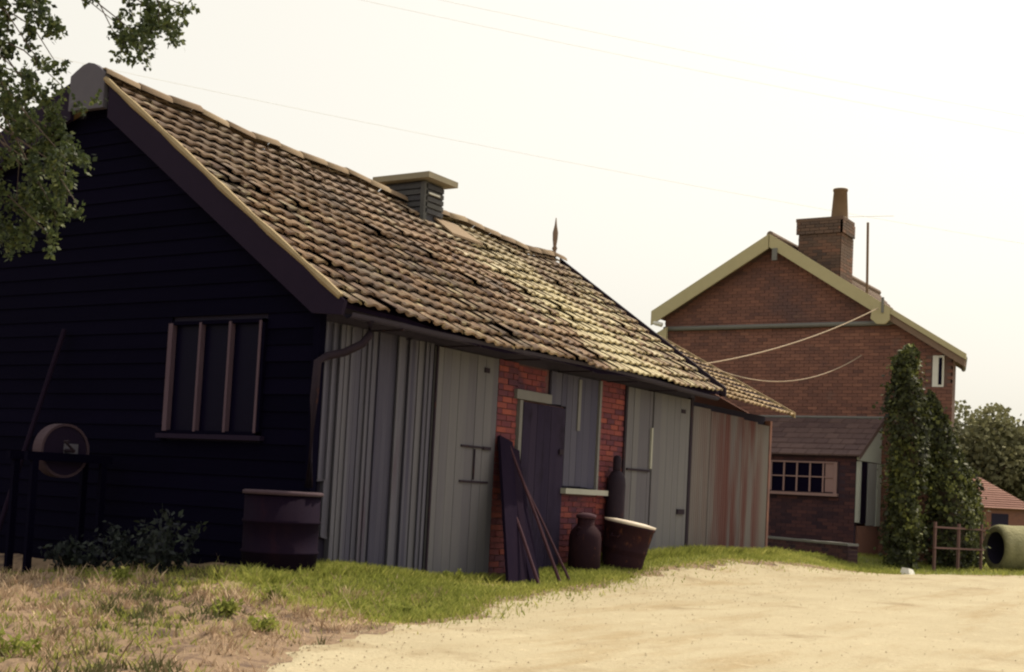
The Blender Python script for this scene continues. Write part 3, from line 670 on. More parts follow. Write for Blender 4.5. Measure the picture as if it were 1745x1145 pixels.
for i in range(n):
    q0, q1 = i / n, (i + 1) / n; xa, xb = LX0 - .16 + (HX - LX0 + .13) * q0, LX0 - .16 + (HX - LX0 + .13) * q1; za, zb_ = 2.0 + .9 * q0, 2.0 + .9 * q1
    y = LY0 - .08; o_ = (i % 2) * .15
    while y < LY1:
        wd = .3 if y > LY0 else .3 - o_; d = u(0, .008)
        lr.add([(xa, y, za + .03 + d), (xa, y + wd - .01, za + .03 + d), (xb, y + wd - .01, zb_ + .008), (xb, y, zb_ + .008), (xa, y, za), (xa, y + wd - .01, za), (xb, y + wd - .01, zb_ - .02), (xb, y, zb_ - .02)],
               [(3, 2, 1, 0), (4, 5, 6, 7), (0, 1, 5, 4), (1, 2, 6, 5), (3, 0, 4, 7)], u(.2, .8)); y += wd
kind(H(lr, 'slate_roof', M['lslate'], lt), 'stuff')
H(MB().tube([(HX - .02, LY0 - .05, 2.93), (HX - .02, LY1, 2.93)], .035, 6), 'roof_flashing', M['band'], lt)
# side cheek: white boarded triangle, white window under it
H(MB().prism([(LX0 + .0, 1.92), (HX - .01, 1.92), (HX - .01, 2.84), (LX0 - .05, 1.98)], 'y', LY0 - .02, LY0 + .03), 'cheek_board', M['greywhite'], lt)
H(MB().prism([(LX0 - .2, 1.93), (HX - .02, 2.86), (HX - .02, 2.98), (LX0 - .2, 2.05)], 'y', LY0 - .10, LY0 - .08), 'cheek_verge', M['lslate'], lt)
H(MB().box((LX0 - .03, LY0 - .04, .62), (LX0 + .1, LY0 + .03, 1.9)), 'window_jamb', M['greywhite'], lt)
H(MB().box((LX0 + 1.25, LY0 - .04, .55), (HX - .02, LY0 + .02, 1.9)), 'window_jamb', M['greywhite'], lt)
H(MB().box((LX0 + .1, LY0 - .01, .6), (LX0 + .6, LY0 + .01, 1.9)), 'window_glass', M['glass'], lt)
H(MB().box((LX0 + .62, LY0 - .02, .56), (LX0 + 1.24, LY0 + .01, 1.9)), 'curtain', M['curtain'], lt)
H(MB().box((LX0 + .1, LY0, -.3), (HX, LY0 + .1, .55)), 'side_wall', M['hbrick'], lt)
# front window of the lean-to: frame, five mullions, one transom
fy0, fy1, fz0, fz1 = .06, 2.2, 1.20, 1.87
fwn = H(MB().box((LX0 - .05, fy0, fz0), (LX0 - .002, fy0 + .07, fz1)).box((LX0 - .045, fy0 + .07, fz1 - .035), (LX0 - .002, fy1, fz1)), 'front_window', M['mull'], lt)
H(MB().box((LX0 - .012, fy0 + .05, fz0 + .02), (LX0 - .004, fy1, fz1 - .02)), 'window_glass', M['glass'], lt)
for y in np.arange(fy0 + .30, fy1, .29): H(MB().box((LX0 - .045, y - .016, fz0 + .02), (LX0 - .013, y + .016, fz1 - .04)), 'mullion', M['mull'], lt)
H(MB().box((LX0 - .04, fy0 + .08, 1.53), (LX0 - .013, fy1, 1.555)), 'transom', M['mull'], lt)
H(MB().box((LX0 - .020, fy0 + .08, fz0 + .03), (LX0 - .014, fy0 + .26, fz1 - .04)), 'curtain', M['mull'], lt)
H(MB().box((LX0 - .11, fy0 - .04, fz0 - .06), (LX0 - .0, fy1, fz0 - .0)), 'window_sill', M['mull'], lt)

# ------------------------------------------------------------------ cables and wires
def sag(a, b, s, n=18):
    a, b = Vector(a), Vector(b); return [a.lerp(b, i / n) - Vector((0, 0, s * 4 * (i / n) * (1 - i / n))) for i in range(n + 1)]
tag(MB().tube(sag((11.6, 1.05, 3.42), (17.70, -.30, 5.33), .16), .011, 6).build('cable', M['cable']), 'upper pale cable rising from the barn roof to the bargeboard', 'cable', 'cables to the house')
tag(MB().tube(sag((11.8, .95, 3.36), (17.93, .10, 4.32), .40), .009, 6).build('cable', M['cable']), 'lower slack cable drooping across the red brick gable', 'cable', 'cables to the house')
for a, b, s, lab in (((8.0, 30, 18.5), (40, -25, 8.5), .9, 'thin overhead wire, highest in the pale sky'), ((8.3, 30, 18.1), (40, -25, 8.1), .95, 'thin overhead wire just under the highest one'),
                  ((8, 30, 14.2), (40, -20, 6.6), .8, 'lowest thin overhead wire, crossing the sky near the chimney pot')):
    tag(MB().tube(sag(a, b, s, 30), .004, 4).build('overhead_wire', M['wire']), lab, 'wire', 'overhead wires across the sky')

# ------------------------------------------------------------------ things by the front wall
def gz(x, y): return float(h(x, y))
def lean(name, m, x0, y0, x1, z1, wx, wy, lab, cat, grp, t=.5, round_=False):
    a = Vector((x0, y0, gz(x0, y0) - .02)); b = Vector((x1, -.075, z1))
    mb = MB()
    if round_: mb.tube([a, a.lerp(b, .5) + Vector((.006, -.006, 0)), b], [wx, wx * .9, wx * .8], 7, t)
    else:
        d = (b - a).normalized(); s = Vector((1, 0, 0)); s = (s - d * s.dot(d)).normalized(); nn = d.cross(s)
        vs = []
        for p in (a, b):
            for i, j in ((-1, -1), (1, -1), (1, 1), (-1, 1)): vs.append(p + s * wx * i + nn * wy * j)
        mb.add(vs, [(0, 3, 2, 1), (4, 5, 6, 7), (0, 1, 5, 4), (1, 2, 6, 5), (2, 3, 7, 6), (3, 0, 4, 7)], t)
    return tag(mb.build(name, m), lab, cat, grp)
G1 = 'old timber leaning on the barn front'
lean('leaning_plank', M['wooddark'], 2.72, -.62, 3.20, 1.52, .14, .02, 'wide dark plank leaning leftmost between plank door and brick', 'plank', G1, .3)
lean('leaning_plank', M['wooddark'], 2.98, -.56, 3.36, 1.42, .15, .02, 'wide dark plank leaning second beside the dark door', 'plank', G1, .6)
lean('leaning_plank', M['wooddark'], 3.24, -.58, 3.46, 1.20, .12, .02, 'shorter dark plank leaning nearest the dark door', 'plank', G1, .2)
lean('leaning_pole', M['woodred'], 2.92, -.86, 3.16, 1.05, .022, 0, 'short reddish pole leaning in front of the dark planks', 'pole', G1, .6, True)
lean('leaning_pole', M['woodred'], 3.42, -.86, 3.26, 1.50, .022, 0, 'long reddish pole leaning across dark planks towards the door', 'pole', G1, .6, True)
lean('leaning_pole', M['woodred'], 3.70, -.84, 3.42, 1.25, .018, 0, 'thin reddish pole leaning across the dark door foot', 'pole', G1, .5, True)
# domed churn, tub with pale lid, gas cylinder
cxy = (4.82, -.38); zc = gz(*cxy) - .02
t = thing('milk_churn', 'squat dark churn with narrow neck standing under the white sill', 'churn', (*cxy, zc))
MB().lathe([(.20, 0), (.215, .02), (.215, .45), (.20, .52), (.13, .60), (.115, .62), (.115, .70)], n=18).build('body', M['tub'], t, True)
MB().lathe([(.125, .70), (.135, .72), (.135, .75), (.05, .775)], n=18).build('lid', M['woodred'], t, True)
for s in (-1, 1): MB().tube([(s * .14, 0, .57), (s * .22, 0, .58), (s * .22, 0, .48)], .014, 6).build('handle', M['tub'], t)
cxy = (5.60, -.52); zc = gz(*cxy) - .07
t = thing('rusty_tub', 'tapered rusty metal tub with sunlit pale lid in front of brickwork', 'tub', (*cxy, zc)); t.rotation_euler = (.14, .08, 0)
MB().lathe([(.26, 0), (.27, .03), (.305, .30), (.312, .31), (.308, .33), (.345, .62), (.36, .63), (.36, .66), (.345, .66), (.33, .60), (.28, .05)], n=24, caps=False).build('body', M['tub'], t, True)
MB().lathe([(.0, .645), (.352, .652), (.362, .69), (.2, .71), (.0, .715)], n=24, caps=False).build('lid', M['lid'], t, True)
for s in (-1, 1): MB().tube([(s * .34, -.06, .5), (s * .385, -.05, .47), (s * .385, .05, .47), (s * .34, .06, .5)], .012, 6).build('handle', M['tub'], t)
cxy = (6.05, -.16); zc = gz(*cxy) - .02
t = thing('gas_cylinder', 'tall dark gas cylinder standing against the narrow brick strip', 'cylinder', (*cxy, zc))
MB().lathe([(.13, 0), (.135, .03), (.135, 1.12), (.125, 1.22), (.08, 1.30), (.055, 1.32)], n=18).build('body', M['iron'], t, True)
MB().lathe([(.055, 1.32), (.062, 1.34), (.062, 1.49), (.045, 1.53), (.02, 1.54)], n=14).build('valve_cap', M['iron'], t, True)

# ------------------------------------------------------------------ things in front of the gable
wx, wy = -.66, .02; zc = gz(wx, wy) - .05
t = thing('water_butt', 'dark round water butt with pale rim at the barn corner', 'water butt', (wx, wy, zc)); t.scale = (1, 1, .93)
MB().lathe([(.33, 0), (.36, .02), (.37, .28), (.385, .29), (.385, .31), (.37, .32), (.372, .60), (.387, .61), (.387, .63), (.372, .64), (.376, .93), (.35, .93), (.34, .1)], n=28, caps=False).build('body', M['rust'], t, True)
MB().lathe([(.338, .87), (.0, .875)], n=28, caps=False).build('water', M['glass'], t)
MB().lathe([(.345, .925), (.37, .945), (.398, .935), (.398, .90), (.378, .90)], n=28, caps=False).build('rim', M['stone'], t, True)
# grindstone in a timber stand
sx_, sy_ = -1.0, 2.98; zc = gz(sx_, sy_) - .02
t = thing('grindstone', 'round grindstone on a timber stand in the dark before the gable', 'grindstone', (sx_, sy_, zc)); t.rotation_euler = (0, 0, R(84))
CZ = 1.38
st = MB().lathe([(.02, -.07), (.27, -.07), (.27, .07), (.02, .07)], (0, 0, CZ), 32, axis='x', caps=False).build('stone', M['barge'], t)
MB().lathe([(.268, -.085), (.295, -.085), (.295, .085), (.268, .085), (.268, -.085)], (0, 0, CZ), 32, axis='x', caps=False).build('lit_rim', M['stone'], st)  # added rim, paler than the disc: skylight on the stone's edge put into colour
MB().tube([(-.24, 0, CZ), (.22, 0, CZ)], .022, 8).build('axle', M['iron'], st)
MB().box((-.088, -.15, CZ - .09), (-.072, .02, CZ + .08)).build('hub_plate', M['apex'], st)
for s in (-1, 1):
    MB().box((s * .17 - .035, -.52, CZ - .12), (s * .17 + .035, .52, CZ - .03)).build('bearer', M['tar'], t)
    for q in (-1, 1): MB().box((s * .18 - .03, q * .42 - .035, 0), (s * .18 + .03, q * .42 + .035, CZ - .12)).build('leg', M['tar'], t)
MB().tube([(-.24, 0, CZ), (-.26, .13, CZ + .1), (-.36, .14, CZ + .1)], .014, 6).build('crank', M['iron'], t)
a = Vector((-.95, 4.2, gz(-.95, 4.2))); tag(MB().tube([a, (-.38, 3.86, 2.5)], .03, 7).build('leaning_pole', M['wooddark']), 'dark pole leaning against the black gable above the grindstone', 'pole')

# ------------------------------------------------------------------ leaves
def leaf_quads(P, size, rng, droop=.0, aspect=.62, nrm=None):
    """one kite-shaped leaf (4 verts) at every point"""
    n = len(P); d = rng.normal(size=(n, 3)); d[:, 2] -= droop; d /= np.linalg.norm(d, axis=1)[:, None]
    e = rng.normal(size=(n, 3)) if nrm is None else np.cross(nrm + rng.normal(size=(n, 3)) * .5, d)
    e -= d * (e * d).sum(1)[:, None]; e /= np.linalg.norm(e, axis=1)[:, None] + 1e-9
    L = (size * rng.uniform(.6, 1.25, n))[:, None]
    v = np.stack([P, P + d * L * .45 + e * L * aspect * .5, P + d * L, P + d * L * .45 - e * L * aspect * .5], 1)
    return v.reshape(-1, 3)
def leaf_obj(name, P, size, m, parent, tint=None, **k):
    v = leaf_quads(P, size, rng, **k); t = rng.uniform(0, 1, len(P)) if tint is None else tint
    return link(name, np_mesh(name, v, 4, np.repeat(t, 4), m), parent)

# ivy-clad columns in front of the house corner
def ivy(name, lab, bx, by, prof, n, size, grp, stem_r=.06, el=1.25):
    """prof: z, centre offset y, half-width"""
    z0 = gz(bx, by) - .05; t = thing(name, lab, 'ivy', (bx, by, z0), grp)
    pz = np.array([p[0] for p in prof]); pc = np.array([p[1] for p in prof]); pw = np.array([p[2] for p in prof])
    # inner mass of stems so that no light passes the middle
    zz = np.linspace(0, pz[-1] * .98, 24); core = MB()
    core.tube([(0, float(np.interp(q, pz, pc)), float(q)) for q in zz], [float(np.interp(q, pz, pw)) * .62 * (1 + .12 * math.sin(5 * q)) for q in zz], 12, .05)
    core.build('stems', M['bark'], t, True)
    z = rng.uniform(0, pz[-1], n); c = np.interp(z, pz, pc); w_ = np.interp(z, pz, pw)
    q = rng.uniform(0, 2 * np.pi, n); lump = 1 + .10 * np.sin(3 * q + 2.3 * z) + .14 * np.sin(5.1 * z + q * 2) + .16 * np.sin(9.3 * z + 5 * q + bx)
    r_ = w_ * lump * rng.uniform(.66, 1.06, n) ** .6 * (np.cos(q) ** 4 + np.sin(q) ** 4) ** -.25
    P = np.stack([np.cos(q) * r_ * el, c + np.sin(q) * r_, z + rng.normal(0, .03, n)], 1)
    k = rng.uniform(0, 1, n) < .10; P[k, :2] += (np.stack([np.cos(q), np.sin(q)], 1) * rng.uniform(.02, .20, n)[:, None])[k]; P[k, 2] -= rng.uniform(0, .2, n)[k]
    nr = np.stack([np.cos(q), np.sin(q), np.full(n, .35)], 1)
    leaf_obj('foliage', P, size * rng.choice([.6, .9, 1.35], n), M['ivy'], t, np.clip(rng.normal(.42, .14, n) + .16 * np.sin(4.1 * z + 2 * q) * np.sin(2.7 * q + 6.3 * z), 0, 1), droop=.7, aspect=.9, nrm=nr)
    for k in range(3):
        a = k * 2.1; MB().tube([(math.cos(a) * .12, math.sin(a) * .1, 0), (math.cos(a) * .1, math.sin(a) * .08 + .02, .6), (math.cos(a + .5) * .08, .0, 1.4)], [.035, .03, .02], 6).build('stem', M['bark'], t)
    return t
IV = 'ivy growing at the house corner'
ivy('ivy_column', 'tallest narrow column of ivy standing against the house gable', 15.6, -1.60, [(0, 0, .25), (.5, .03, .24), (1.0, .0, .28), (1.5, .03, .24), (1.9, .01, .27), (2.6, -.03, .33), (3.1, .0, .32), (3.6, .05, .27), (4.0, .08, .22), (4.3, .05, .16), (4.45, .0, .06)], 13000, .075, IV)
ivy('ivy_column', 'middle column of ivy climbing below the small white window', 17.5, -2.02, [(0, -.04, .36), (.6, -.04, .46), (1.1, -.06, .46), (1.6, .02, .40), (2.0, .10, .36), (2.4, .18, .31), (2.8, .26, .27), (3.1, .36, .20), (3.4, .44, .12), (3.7, .46, .04)], 11000, .078, IV)
ivy('ivy_column', 'low outermost ivy clump hanging beside the concrete pipe', 19.0, -2.14, [(0, 0, .20), (.6, .05, .22), (1.1, .05, .24), (1.6, .15, .28), (2.1, .32, .28), (2.6, .5, .12)], 5500, .08, IV)
# low dark brick wall in front of the lean-to
A_, B_ = Vector((15.9, 1.5, 0)), Vector((13.95, -1.12, 0)); wl_ = (B_ - A_).length
t = thing('low_wall', 'low dark brick wall on the grass before the lean-to', 'wall', (A_.x, A_.y, -.2)); t.rotation_euler = (0, 0, math.atan2(B_.y - A_.y, B_.x - A_.x))
MB().box((0, -.09, 0), (wl_, .09, .38)).build('core', M['hmortar'], t)
lw = MB(); z = .02; k = 0
while z < .36:
    x = -(.11 if k % 2 else 0)
    while x < wl_:
        a, b = max(x, 0), min(x + .217, wl_); x += .228
        if b - a > .05: lw.box((a, -.105, z), (b, .105, z + .066), random.random())
    z += .0755; k += 1
kind(lw.build('brick_courses', M['dbrick'], t), 'stuff')
for i in range(7): MB().box((wl_ * i / 7 + .004, -.125, .392), (wl_ * (i + 1) / 7 - .004, .125, .432 + u(0, .006)), u(0, 1)).build('coping_stone', M['band'], t)
# garden fence beneath the ivy
t = thing('garden_fence', 'thin reddish post and rail fence passing in front of the ivy', 'fence', (15.9, -2.12, gz(15.9, -2.12))); t.rotation_euler = (0, 0, -.32)
for q, hh in ((.0, .98), (.85, .96), (1.7, .97)): MB().box((q, -.024, -.15), (q + .048, .024, hh)).build('post', M['rail'], t)
for zz in (.86, .45): MB().prism([(-.05, zz), (1.8, zz - .02), (1.8, zz + .015), (-.05, zz + .035)], 'y', -.045, -.026).build('rail', M['rail'], t)
o = tag(MB().add([(-.16, -.10, 0), (.17, -.13, 0), (.15, .12, 0), (-.15, .10, 0), (-.11, -.06, .14), (.12, -.08, .11), (.10, .08, .13), (-.10, .06, .15)],
        [(0, 3, 2, 1), (4, 5, 6, 7), (0, 1, 5, 4), (1, 2, 6, 5), (2, 3, 7, 6), (3, 0, 4, 7)]).build('stone_block', M['white']), 'small white stone at the foot of the tallest ivy', 'stone')
o.location = (13.9, -2.15, gz(13.9, -2.15) - .02)

# concrete pipe on its side, outbuilding
px, py = 18.5, -2.72; zc = gz(px, py)
t = thing('concrete_pipe', 'big concrete pipe lying on its side with dark open end', 'pipe', (px, py, zc)); t.rotation_euler = (0, 0, R(-48))
# axis points along local x; the open end looks back to the lane
MB().lathe([(.34, .03), (.42, .0), (.48, .025), (.50, .10), (.49, .4), (.50, .8), (.48, 1.3), (.47, 1.9), (.34, 1.9)], (0, 0, .47), 28, axis='x', caps=False).build('shell', M['pipe'], t, True)
MB().lathe([(.345, .02), (.345, 1.6), (.0, 1.6)], (0, 0, .47), 28, axis='x', caps=False).build('inner_face', M['inside'], t, True)
ox, oy = 63.0, 8.4; zc = -.62
t = thing('outbuilding', 'small brick outbuilding with red hipped tile roof beyond the lane', 'outbuilding', (ox, oy, zc)); t.rotation_euler = (0, 0, R(32.5))
W2, L2 = 1.8, 3.1
ob = MB().box((-W2, -L2, 0), (W2, L2, 2.1)).build('wall', M['hbrick'], t)
MB().box((-W2 - .03, -1.9, 0.05), (-W2 + .02, -1.0, 1.75)).build('doorway', M['inside'], ob)
rr = MB(); A = [(-W2 - .25, -L2 - .3, 2.02), (W2 + .25, -L2 - .3, 2.02), (W2 + .25, L2 + .3, 2.02), (-W2 - .25, L2 + .3, 2.02)]; B = [(0, -L2 + 2.2, 3.7), (0, L2 - 2.2, 3.7)]
def courses(p, q, r_, s_, n):
    p, q, r_, s_ = map(Vector, (p, q, r_, s_)); nn = (q - p).cross(s_ - p).normalized()
    for i in range(n):
        a, b, c, d = p.lerp(s_, i / n), q.lerp(r_, i / n), q.lerp(r_, (i + 1) / n), p.lerp(s_, (i + 1) / n)
        rr.add([a + nn * .05, b + nn * .05, c + nn * .015, d + nn * .015, a, b], [(0, 1, 2, 3), (4, 5, 1, 0)], u(.2, .8))
courses(A[0], A[1], B[0], B[0], 14); courses(A[3], A[0], B[0], B[1], 14); courses(A[2], A[3], B[1], B[1], 14); courses(A[1], A[2], B[1], B[0], 14)
rr.build('roof', M['otile'], t)

# far trees beyond the house
def far_tree(x, y, ht, rad, lab, n=7000, size=.30, grp='trees beyond the outbuilding'):
    z0 = gz(x, y) - .1; t = thing('broadleaf_tree', lab, 'tree', (x, y, z0), grp)
    MB().tube([(0, 0, 0), (.08, .05, ht * .3), (-.05, .1, ht * .6), (0, 0, ht * .85)], [.28, .22, .13, .05], 8).build('trunk', M['bark'], t, True)
    for k in range(5):
        a = k * 1.3 + u(0, .6); zz = ht * u(.28, .5)
        MB().tube([(0, 0, zz), (math.cos(a) * rad * .4, math.sin(a) * rad * .4, zz + ht * .16), (math.cos(a) * rad * .75, math.sin(a) * rad * .75, zz + ht * .24)], [.11, .07, .03], 6).build('limb', M['bark'], t)
    nb = 26; bc = rng.normal(size=(nb, 3)); bc /= np.linalg.norm(bc, axis=1)[:, None]; bc *= rng.uniform(.35, .95, nb)[:, None]
    bc = bc * np.array([rad * .8, rad * .8, ht * .36]) + np.array([0, 0, ht * .52]); br = rng.uniform(.22, .42, nb) * rad
    i = rng.integers(0, nb, n); d = rng.normal(size=(n, 3)); d /= np.linalg.norm(d, axis=1)[:, None]
    P = bc[i] + d * (br[i] * rng.uniform(.55, 1.05, n))[:, None]; P[:, 2] = np.maximum(P[:, 2], ht * .05)
    tint = np.clip(rng.normal(.45, .15, n) + rng.normal(0, .14, nb)[i], 0, 1)
    leaf_obj('crown', P, size, M['fartree'], t, tint, aspect=.9)
FT = [(69.5, 12.4, 8.9, 3.4, 'bushy tree nearest the brick house edge, partly hidden by it'), (71.5, 9.5, 9.0, 3.4, 'rounded tree directly behind the red outbuilding roof'),
      (73.5, 7.0, 8.8, 3.4, 'broad tree beyond the outbuilding, cut by the picture edge'), (83, 12.6, 10.2, 3.8, 'tall tree showing its top between house wall and rounded tree'),
      (85, 8.6, 10.3, 3.9, 'tall back tree rising behind the outermost broad crown')]
for a in FT: far_tree(*a)
# low hedge bank beneath the trees
n = 9000; P = np.stack([rng.uniform(64, 72, n), rng.uniform(-14, 22, n), np.zeros(n)], 1); P[:, 0] += (P[:, 1] - 4) * -.25; P[:, 2] = -.6 + rng.uniform(0, 1, n) ** .7 * (2.3 + .5 * np.sin(P[:, 1] * .9))
o = leaf_obj('hedge_bank', P, .32, M['fartree'], None, np.clip(rng.normal(.4, .18, n), 0, 1), aspect=.9); kind(o, 'stuff'); o['label'] = 'mass of hedgerow undergrowth below the far trees'

# ------------------------------------------------------------------ near tree, upper corner
SPR = [(-4.91, -1.08, 3.94, 0.236), (-4.6, -0.93, 4.11, 0.143), (-4.66, -1.19, 3.98, 0.1), (-4.47, -1.01, 3.97, 0.058), (-4.64, -0.7, 3.72, 0.248), (-4.96, -1.34, 3.41, 0.173), (-4.95, -1.47, 3.54, 0.076), (-4.3, -0.8, 3.81, 0.093), (-4.75, -1.27, 3.44, 0.118), (-4.69, -1.41, 3.44, 0.071), (-4.34, -0.41, 3.45, 0.302), (-4.66, -0.99, 3.4, 0.162), (-4.35, -0.72, 3.2, 0.297), (-4.66, -0.97, 2.88, 0.284), (-4.42, -1.02, 3.23, 0.166), (-4.72, -1.54, 2.9, 0.136), (-4.41, -1.04, 3.36, 0.103), (-4.18, -0.93, 3.2, 0.094), (-4.37, -1.33, 3.04, 0.057), (-4.38, -0.87, 2.79, 0.251), (-4.33, -1.09, 2.82, 0.125), (-4.73, -1.7, 2.6, 0.069), (-4.43, -0.76, 2.61, 0.168), (-4.43, -1.1, 2.63, 0.103), (-4.66, -1.33, 2.44, 0.071), (-4.84, -1.6, 2.3, 0.035), (-4.43, -0.53, 2.56, 0.119), (-4.68, -0.95, 2.4, 0.057), (-4.29, -1.06, 3.5, 0.058), (-4.09, -1.04, 3.6, 0.034), (-4.1, -1.36, 4.17, 0.188), (-3.97, -1.15, 4.09, 0.128), (-4.29, -1.73, 3.84, 0.1), (-4.07, -1.23, 3.94, 0.067), (-4.29, -1.62, 3.75, 0.048), (-3.79, -1.39, 4.2, 0.12), (-3.8, -1.5, 4.09, 0.068), (-4.46, -2.06, 3.97, 0.155), (-4.35, -2.16, 4.0, 0.078), (-4.44, -1.85, 4.06, 0.196), (-4.56, -0.13, 3.65, 0.387), (-4.89, -0.7, 2.85, 0.363), (-4.85, -0.36, 4.04, 0.413), (-5.02, -0.77, 4.3, 0.397), (-4.59, -1.02, 4.46, 0.285), (-4.41, -1.55, 4.39, 0.241), (-4.24, -1.89, 4.35, 0.16)]
tb = Vector((-5.2, .55, gz(-5.2, .55) - .05))
nt_ = thing('broadleaf_tree', 'leafy tree with drooping sprays hanging before the black gable', 'tree', tb)
tr = [Vector((0, 0, 0)), Vector((.03, -.02, 1.2)), Vector((-.02, .03, 2.4)), Vector((.03, -.05, 3.6)), Vector((.1, -.2, 4.8)), Vector((.15, -.3, 6.2)), Vector((.1, -.25, 7.4))]
MB().tube(tr, [.15, .13, .12, .10, .08, .05, .02], 10).build('trunk', M['bark'], nt_, True)
crown_extra = []
for k in range(60):
    a = u(0, 6.28); rr_ = u(.3, 1.7); zz = u(4.4, 7.6); crown_extra.append((tb.x + math.cos(a) * rr_ * (1.2 - (zz - 4.4) / 4.2) - .2, tb.y + .5 + math.sin(a) * rr_, tb.z + zz, u(.2, .4)))
PP = []; tt = []
for i, (x, y, z, r_) in enumerate(SPR):
    c = Vector((x, y, z)) - tb
    base = Vector((0, 0, min(7, c.z + .25 + .3 * math.hypot(c.x, c.y)))); base.z = max(1.8, base.z)
    root = base; mid = root.lerp(c, .55) + Vector((0, 0, .18))
    if r_ < .06: continue
    mid += Vector((u(-.25, .25), u(-.25, .25), u(-.1, .35))); m2 = mid.lerp(c, .6) + Vector((u(-.1, .1), u(-.1, .1), u(0, .12)))
    MB().tube([root, root.lerp(mid, .5) + Vector((u(-.1, .1), u(-.1, .1), .1)), mid, m2, c + Vector((0, 0, r_ * .3)), c - Vector((0, 0, r_ * .6))], [.018, .013, .008, .005, .003, .002], 5).build('branch', M['bark'], nt_)
for i, (x, y, z, r_) in enumerate(SPR + crown_extra):
    c = np.array([x, y, z]) - np.array(tb)
    nl = int(7600 * r_ * r_ + 900 * r_ * .25) if i < len(SPR) else 160
    nl = max(nl, 8)
    ntw = max(3, int(26 * r_ ** .8)); twc = rng.normal(size=(ntw, 3)); twc /= np.linalg.norm(twc, axis=1)[:, None]; twc *= (r_ * rng.uniform(.1, 1, ntw) ** .6)[:, None]
    kx = rng.integers(0, ntw, nl); s = rng.uniform(0, 1, nl)[:, None]
    P = c + twc[kx] + np.array([0, 0, -1]) * s * r_ * .5 + twc[kx] * s * .25 + rng.normal(size=(nl, 3)) * .022
    PP.append(P); tt.append(np.clip(rng.normal(.45, .25, nl), 0, 1))
PP = np.concatenate(PP); leaf_obj('crown', PP, .043, M['leaf'], nt_, np.concatenate(tt), droop=.4, aspect=.72)

# ------------------------------------------------------------------ grass and weeds
def blades(n, sampler, mask, hmin, hmax, wid, lean_, tint, tuss=False):
    P = sampler(n); P = P[mask(P[:, 0], P[:, 1]) > rng.uniform(0, 1, len(P))]; n = len(P)
    z = h(P[:, 0], P[:, 1]); base = np.stack([P[:, 0], P[:, 1], z - .01], 1)
    a = rng.uniform(0, 2 * np.pi, n); side = np.stack([np.cos(a), np.sin(a), np.zeros(n)], 1) * (wid * rng.uniform(.6, 1.4, n))[:, None]
    L = rng.uniform(hmin, hmax, n) * ((.55 + 1.0 * ss(-.1, .9, lumps(P[:, 0], P[:, 1]))) if tuss else 1); b = rng.uniform(0, 2 * np.pi, n); ln = rng.uniform(.1, 1, n) * lean_
    tip = base + np.stack([np.cos(b) * ln * L, np.sin(b) * ln * L, L], 1); mid = base * .45 + tip * .55 + np.array([0, 0, .0]); mid[:, 2] += L * .08
    v = np.stack([base - side, base + side, mid + side * .7, tip, mid - side * .7], 1).reshape(-1, 3)
    return v, np.repeat(np.clip(tint(P[:, 0], P[:, 1], n), 0, 1), 5)
def box_s(x0, x1, y0, y1):
    return lambda n: np.stack([rng.uniform(x0, x1, n), rng.uniform(y0, y1, n)], 1)
def off(x, y): return y - edge_y(x)
def bare(x, y): return 1 - .95 * np.exp(-((x - 2.15) / .8) ** 2 - ((y + .5) / .42) ** 2)
def gmask(x, y):
    d = off(x, y); n_ = bumps(x * 1.6 + 3, y * 1.6)
    return (.12 * ss(-.7, .1, d) + .88 * ss(-.10, .30, d + .35 * n_)) * np.maximum(ss(-2.6, -.9, x + 1.3 * n_), .35 * ss(-.05, .3, n_ - .3 * lumps(x, y))) * bare(x, y) * ((y < .0) | (x < -.5) | (x > 12.4)) * (y < 3.5)
gt_ = lambda x, y, n: rng.normal(.52, .2, n) + .55 * bumps(x * 1.3, y * 1.3) - .0
V, T = [], []
for n, smp, lo, hi in ((52000, box_s(-2.6, 5, -2.6, .0), .035, .085), (30000, box_s(4.5, 14.5, -2.6, -.0), .035, .08), (9000, box_s(-1.6, 3, -.5, -.02), .06, .14), (60000, box_s(-8, -1.0, -5, 3.2), .03, .09), (26000, box_s(12, 24, -8, 1.0), .05, .12), (5000, box_s(5, 12.5, -.35, -.05), .08, .18)):
    v, t_ = blades(n, smp, gmask, lo, hi, .0065, 1.25, gt_); V.append(v); T.append(t_)
o = kind(link('green_grass', np_mesh('green_grass', np.concatenate(V), 5, np.concatenate(T), M['grass'])), 'stuff'); o['label'] = 'bright green grass along the foot of the barn front'
def dmask(x, y):
    d = off(x, y); n_ = bumps(x * 2.2 + 9, y * 2.2); n2 = bumps(x * 5 + 2, y * 5 - 4)
    return ss(-.05, .5, d + .5 * n_) * ss(1.6, -1.6, x + 1.2 * n_) * (.06 + .94 * ss(-.2, .14, n_ + n2)) * ss(-.75, -.05, lumps(x, y)) * (ss(-.7, -1.5, x) + (y < 0))
dt_ = lambda x, y, n: rng.normal(.64, .2, n) - .8 * ss(.0, .2, bumps(x * 2.6 + 5, y * 2.6 + 1)) - .25 * ss(.2, -.6, lumps(x, y))
V, T = [], []
for n, smp, lo, hi, wd in ((150000, box_s(-8.5, .6, -5, 6), .025, .07, .0055), (2600, box_s(-7, -.8, -3.5, 5), .07, .15, .004)):
    v, t_ = blades(n, smp, dmask, lo, hi, wd, 1.1, dt_, True); V.append(v); T.append(t_)
o = kind(link('dry_grass', np_mesh('dry_grass', np.concatenate(V), 5, np.concatenate(T), M['straw'])), 'stuff'); o['label'] = 'dry straw-coloured grass on the bank before the gable'
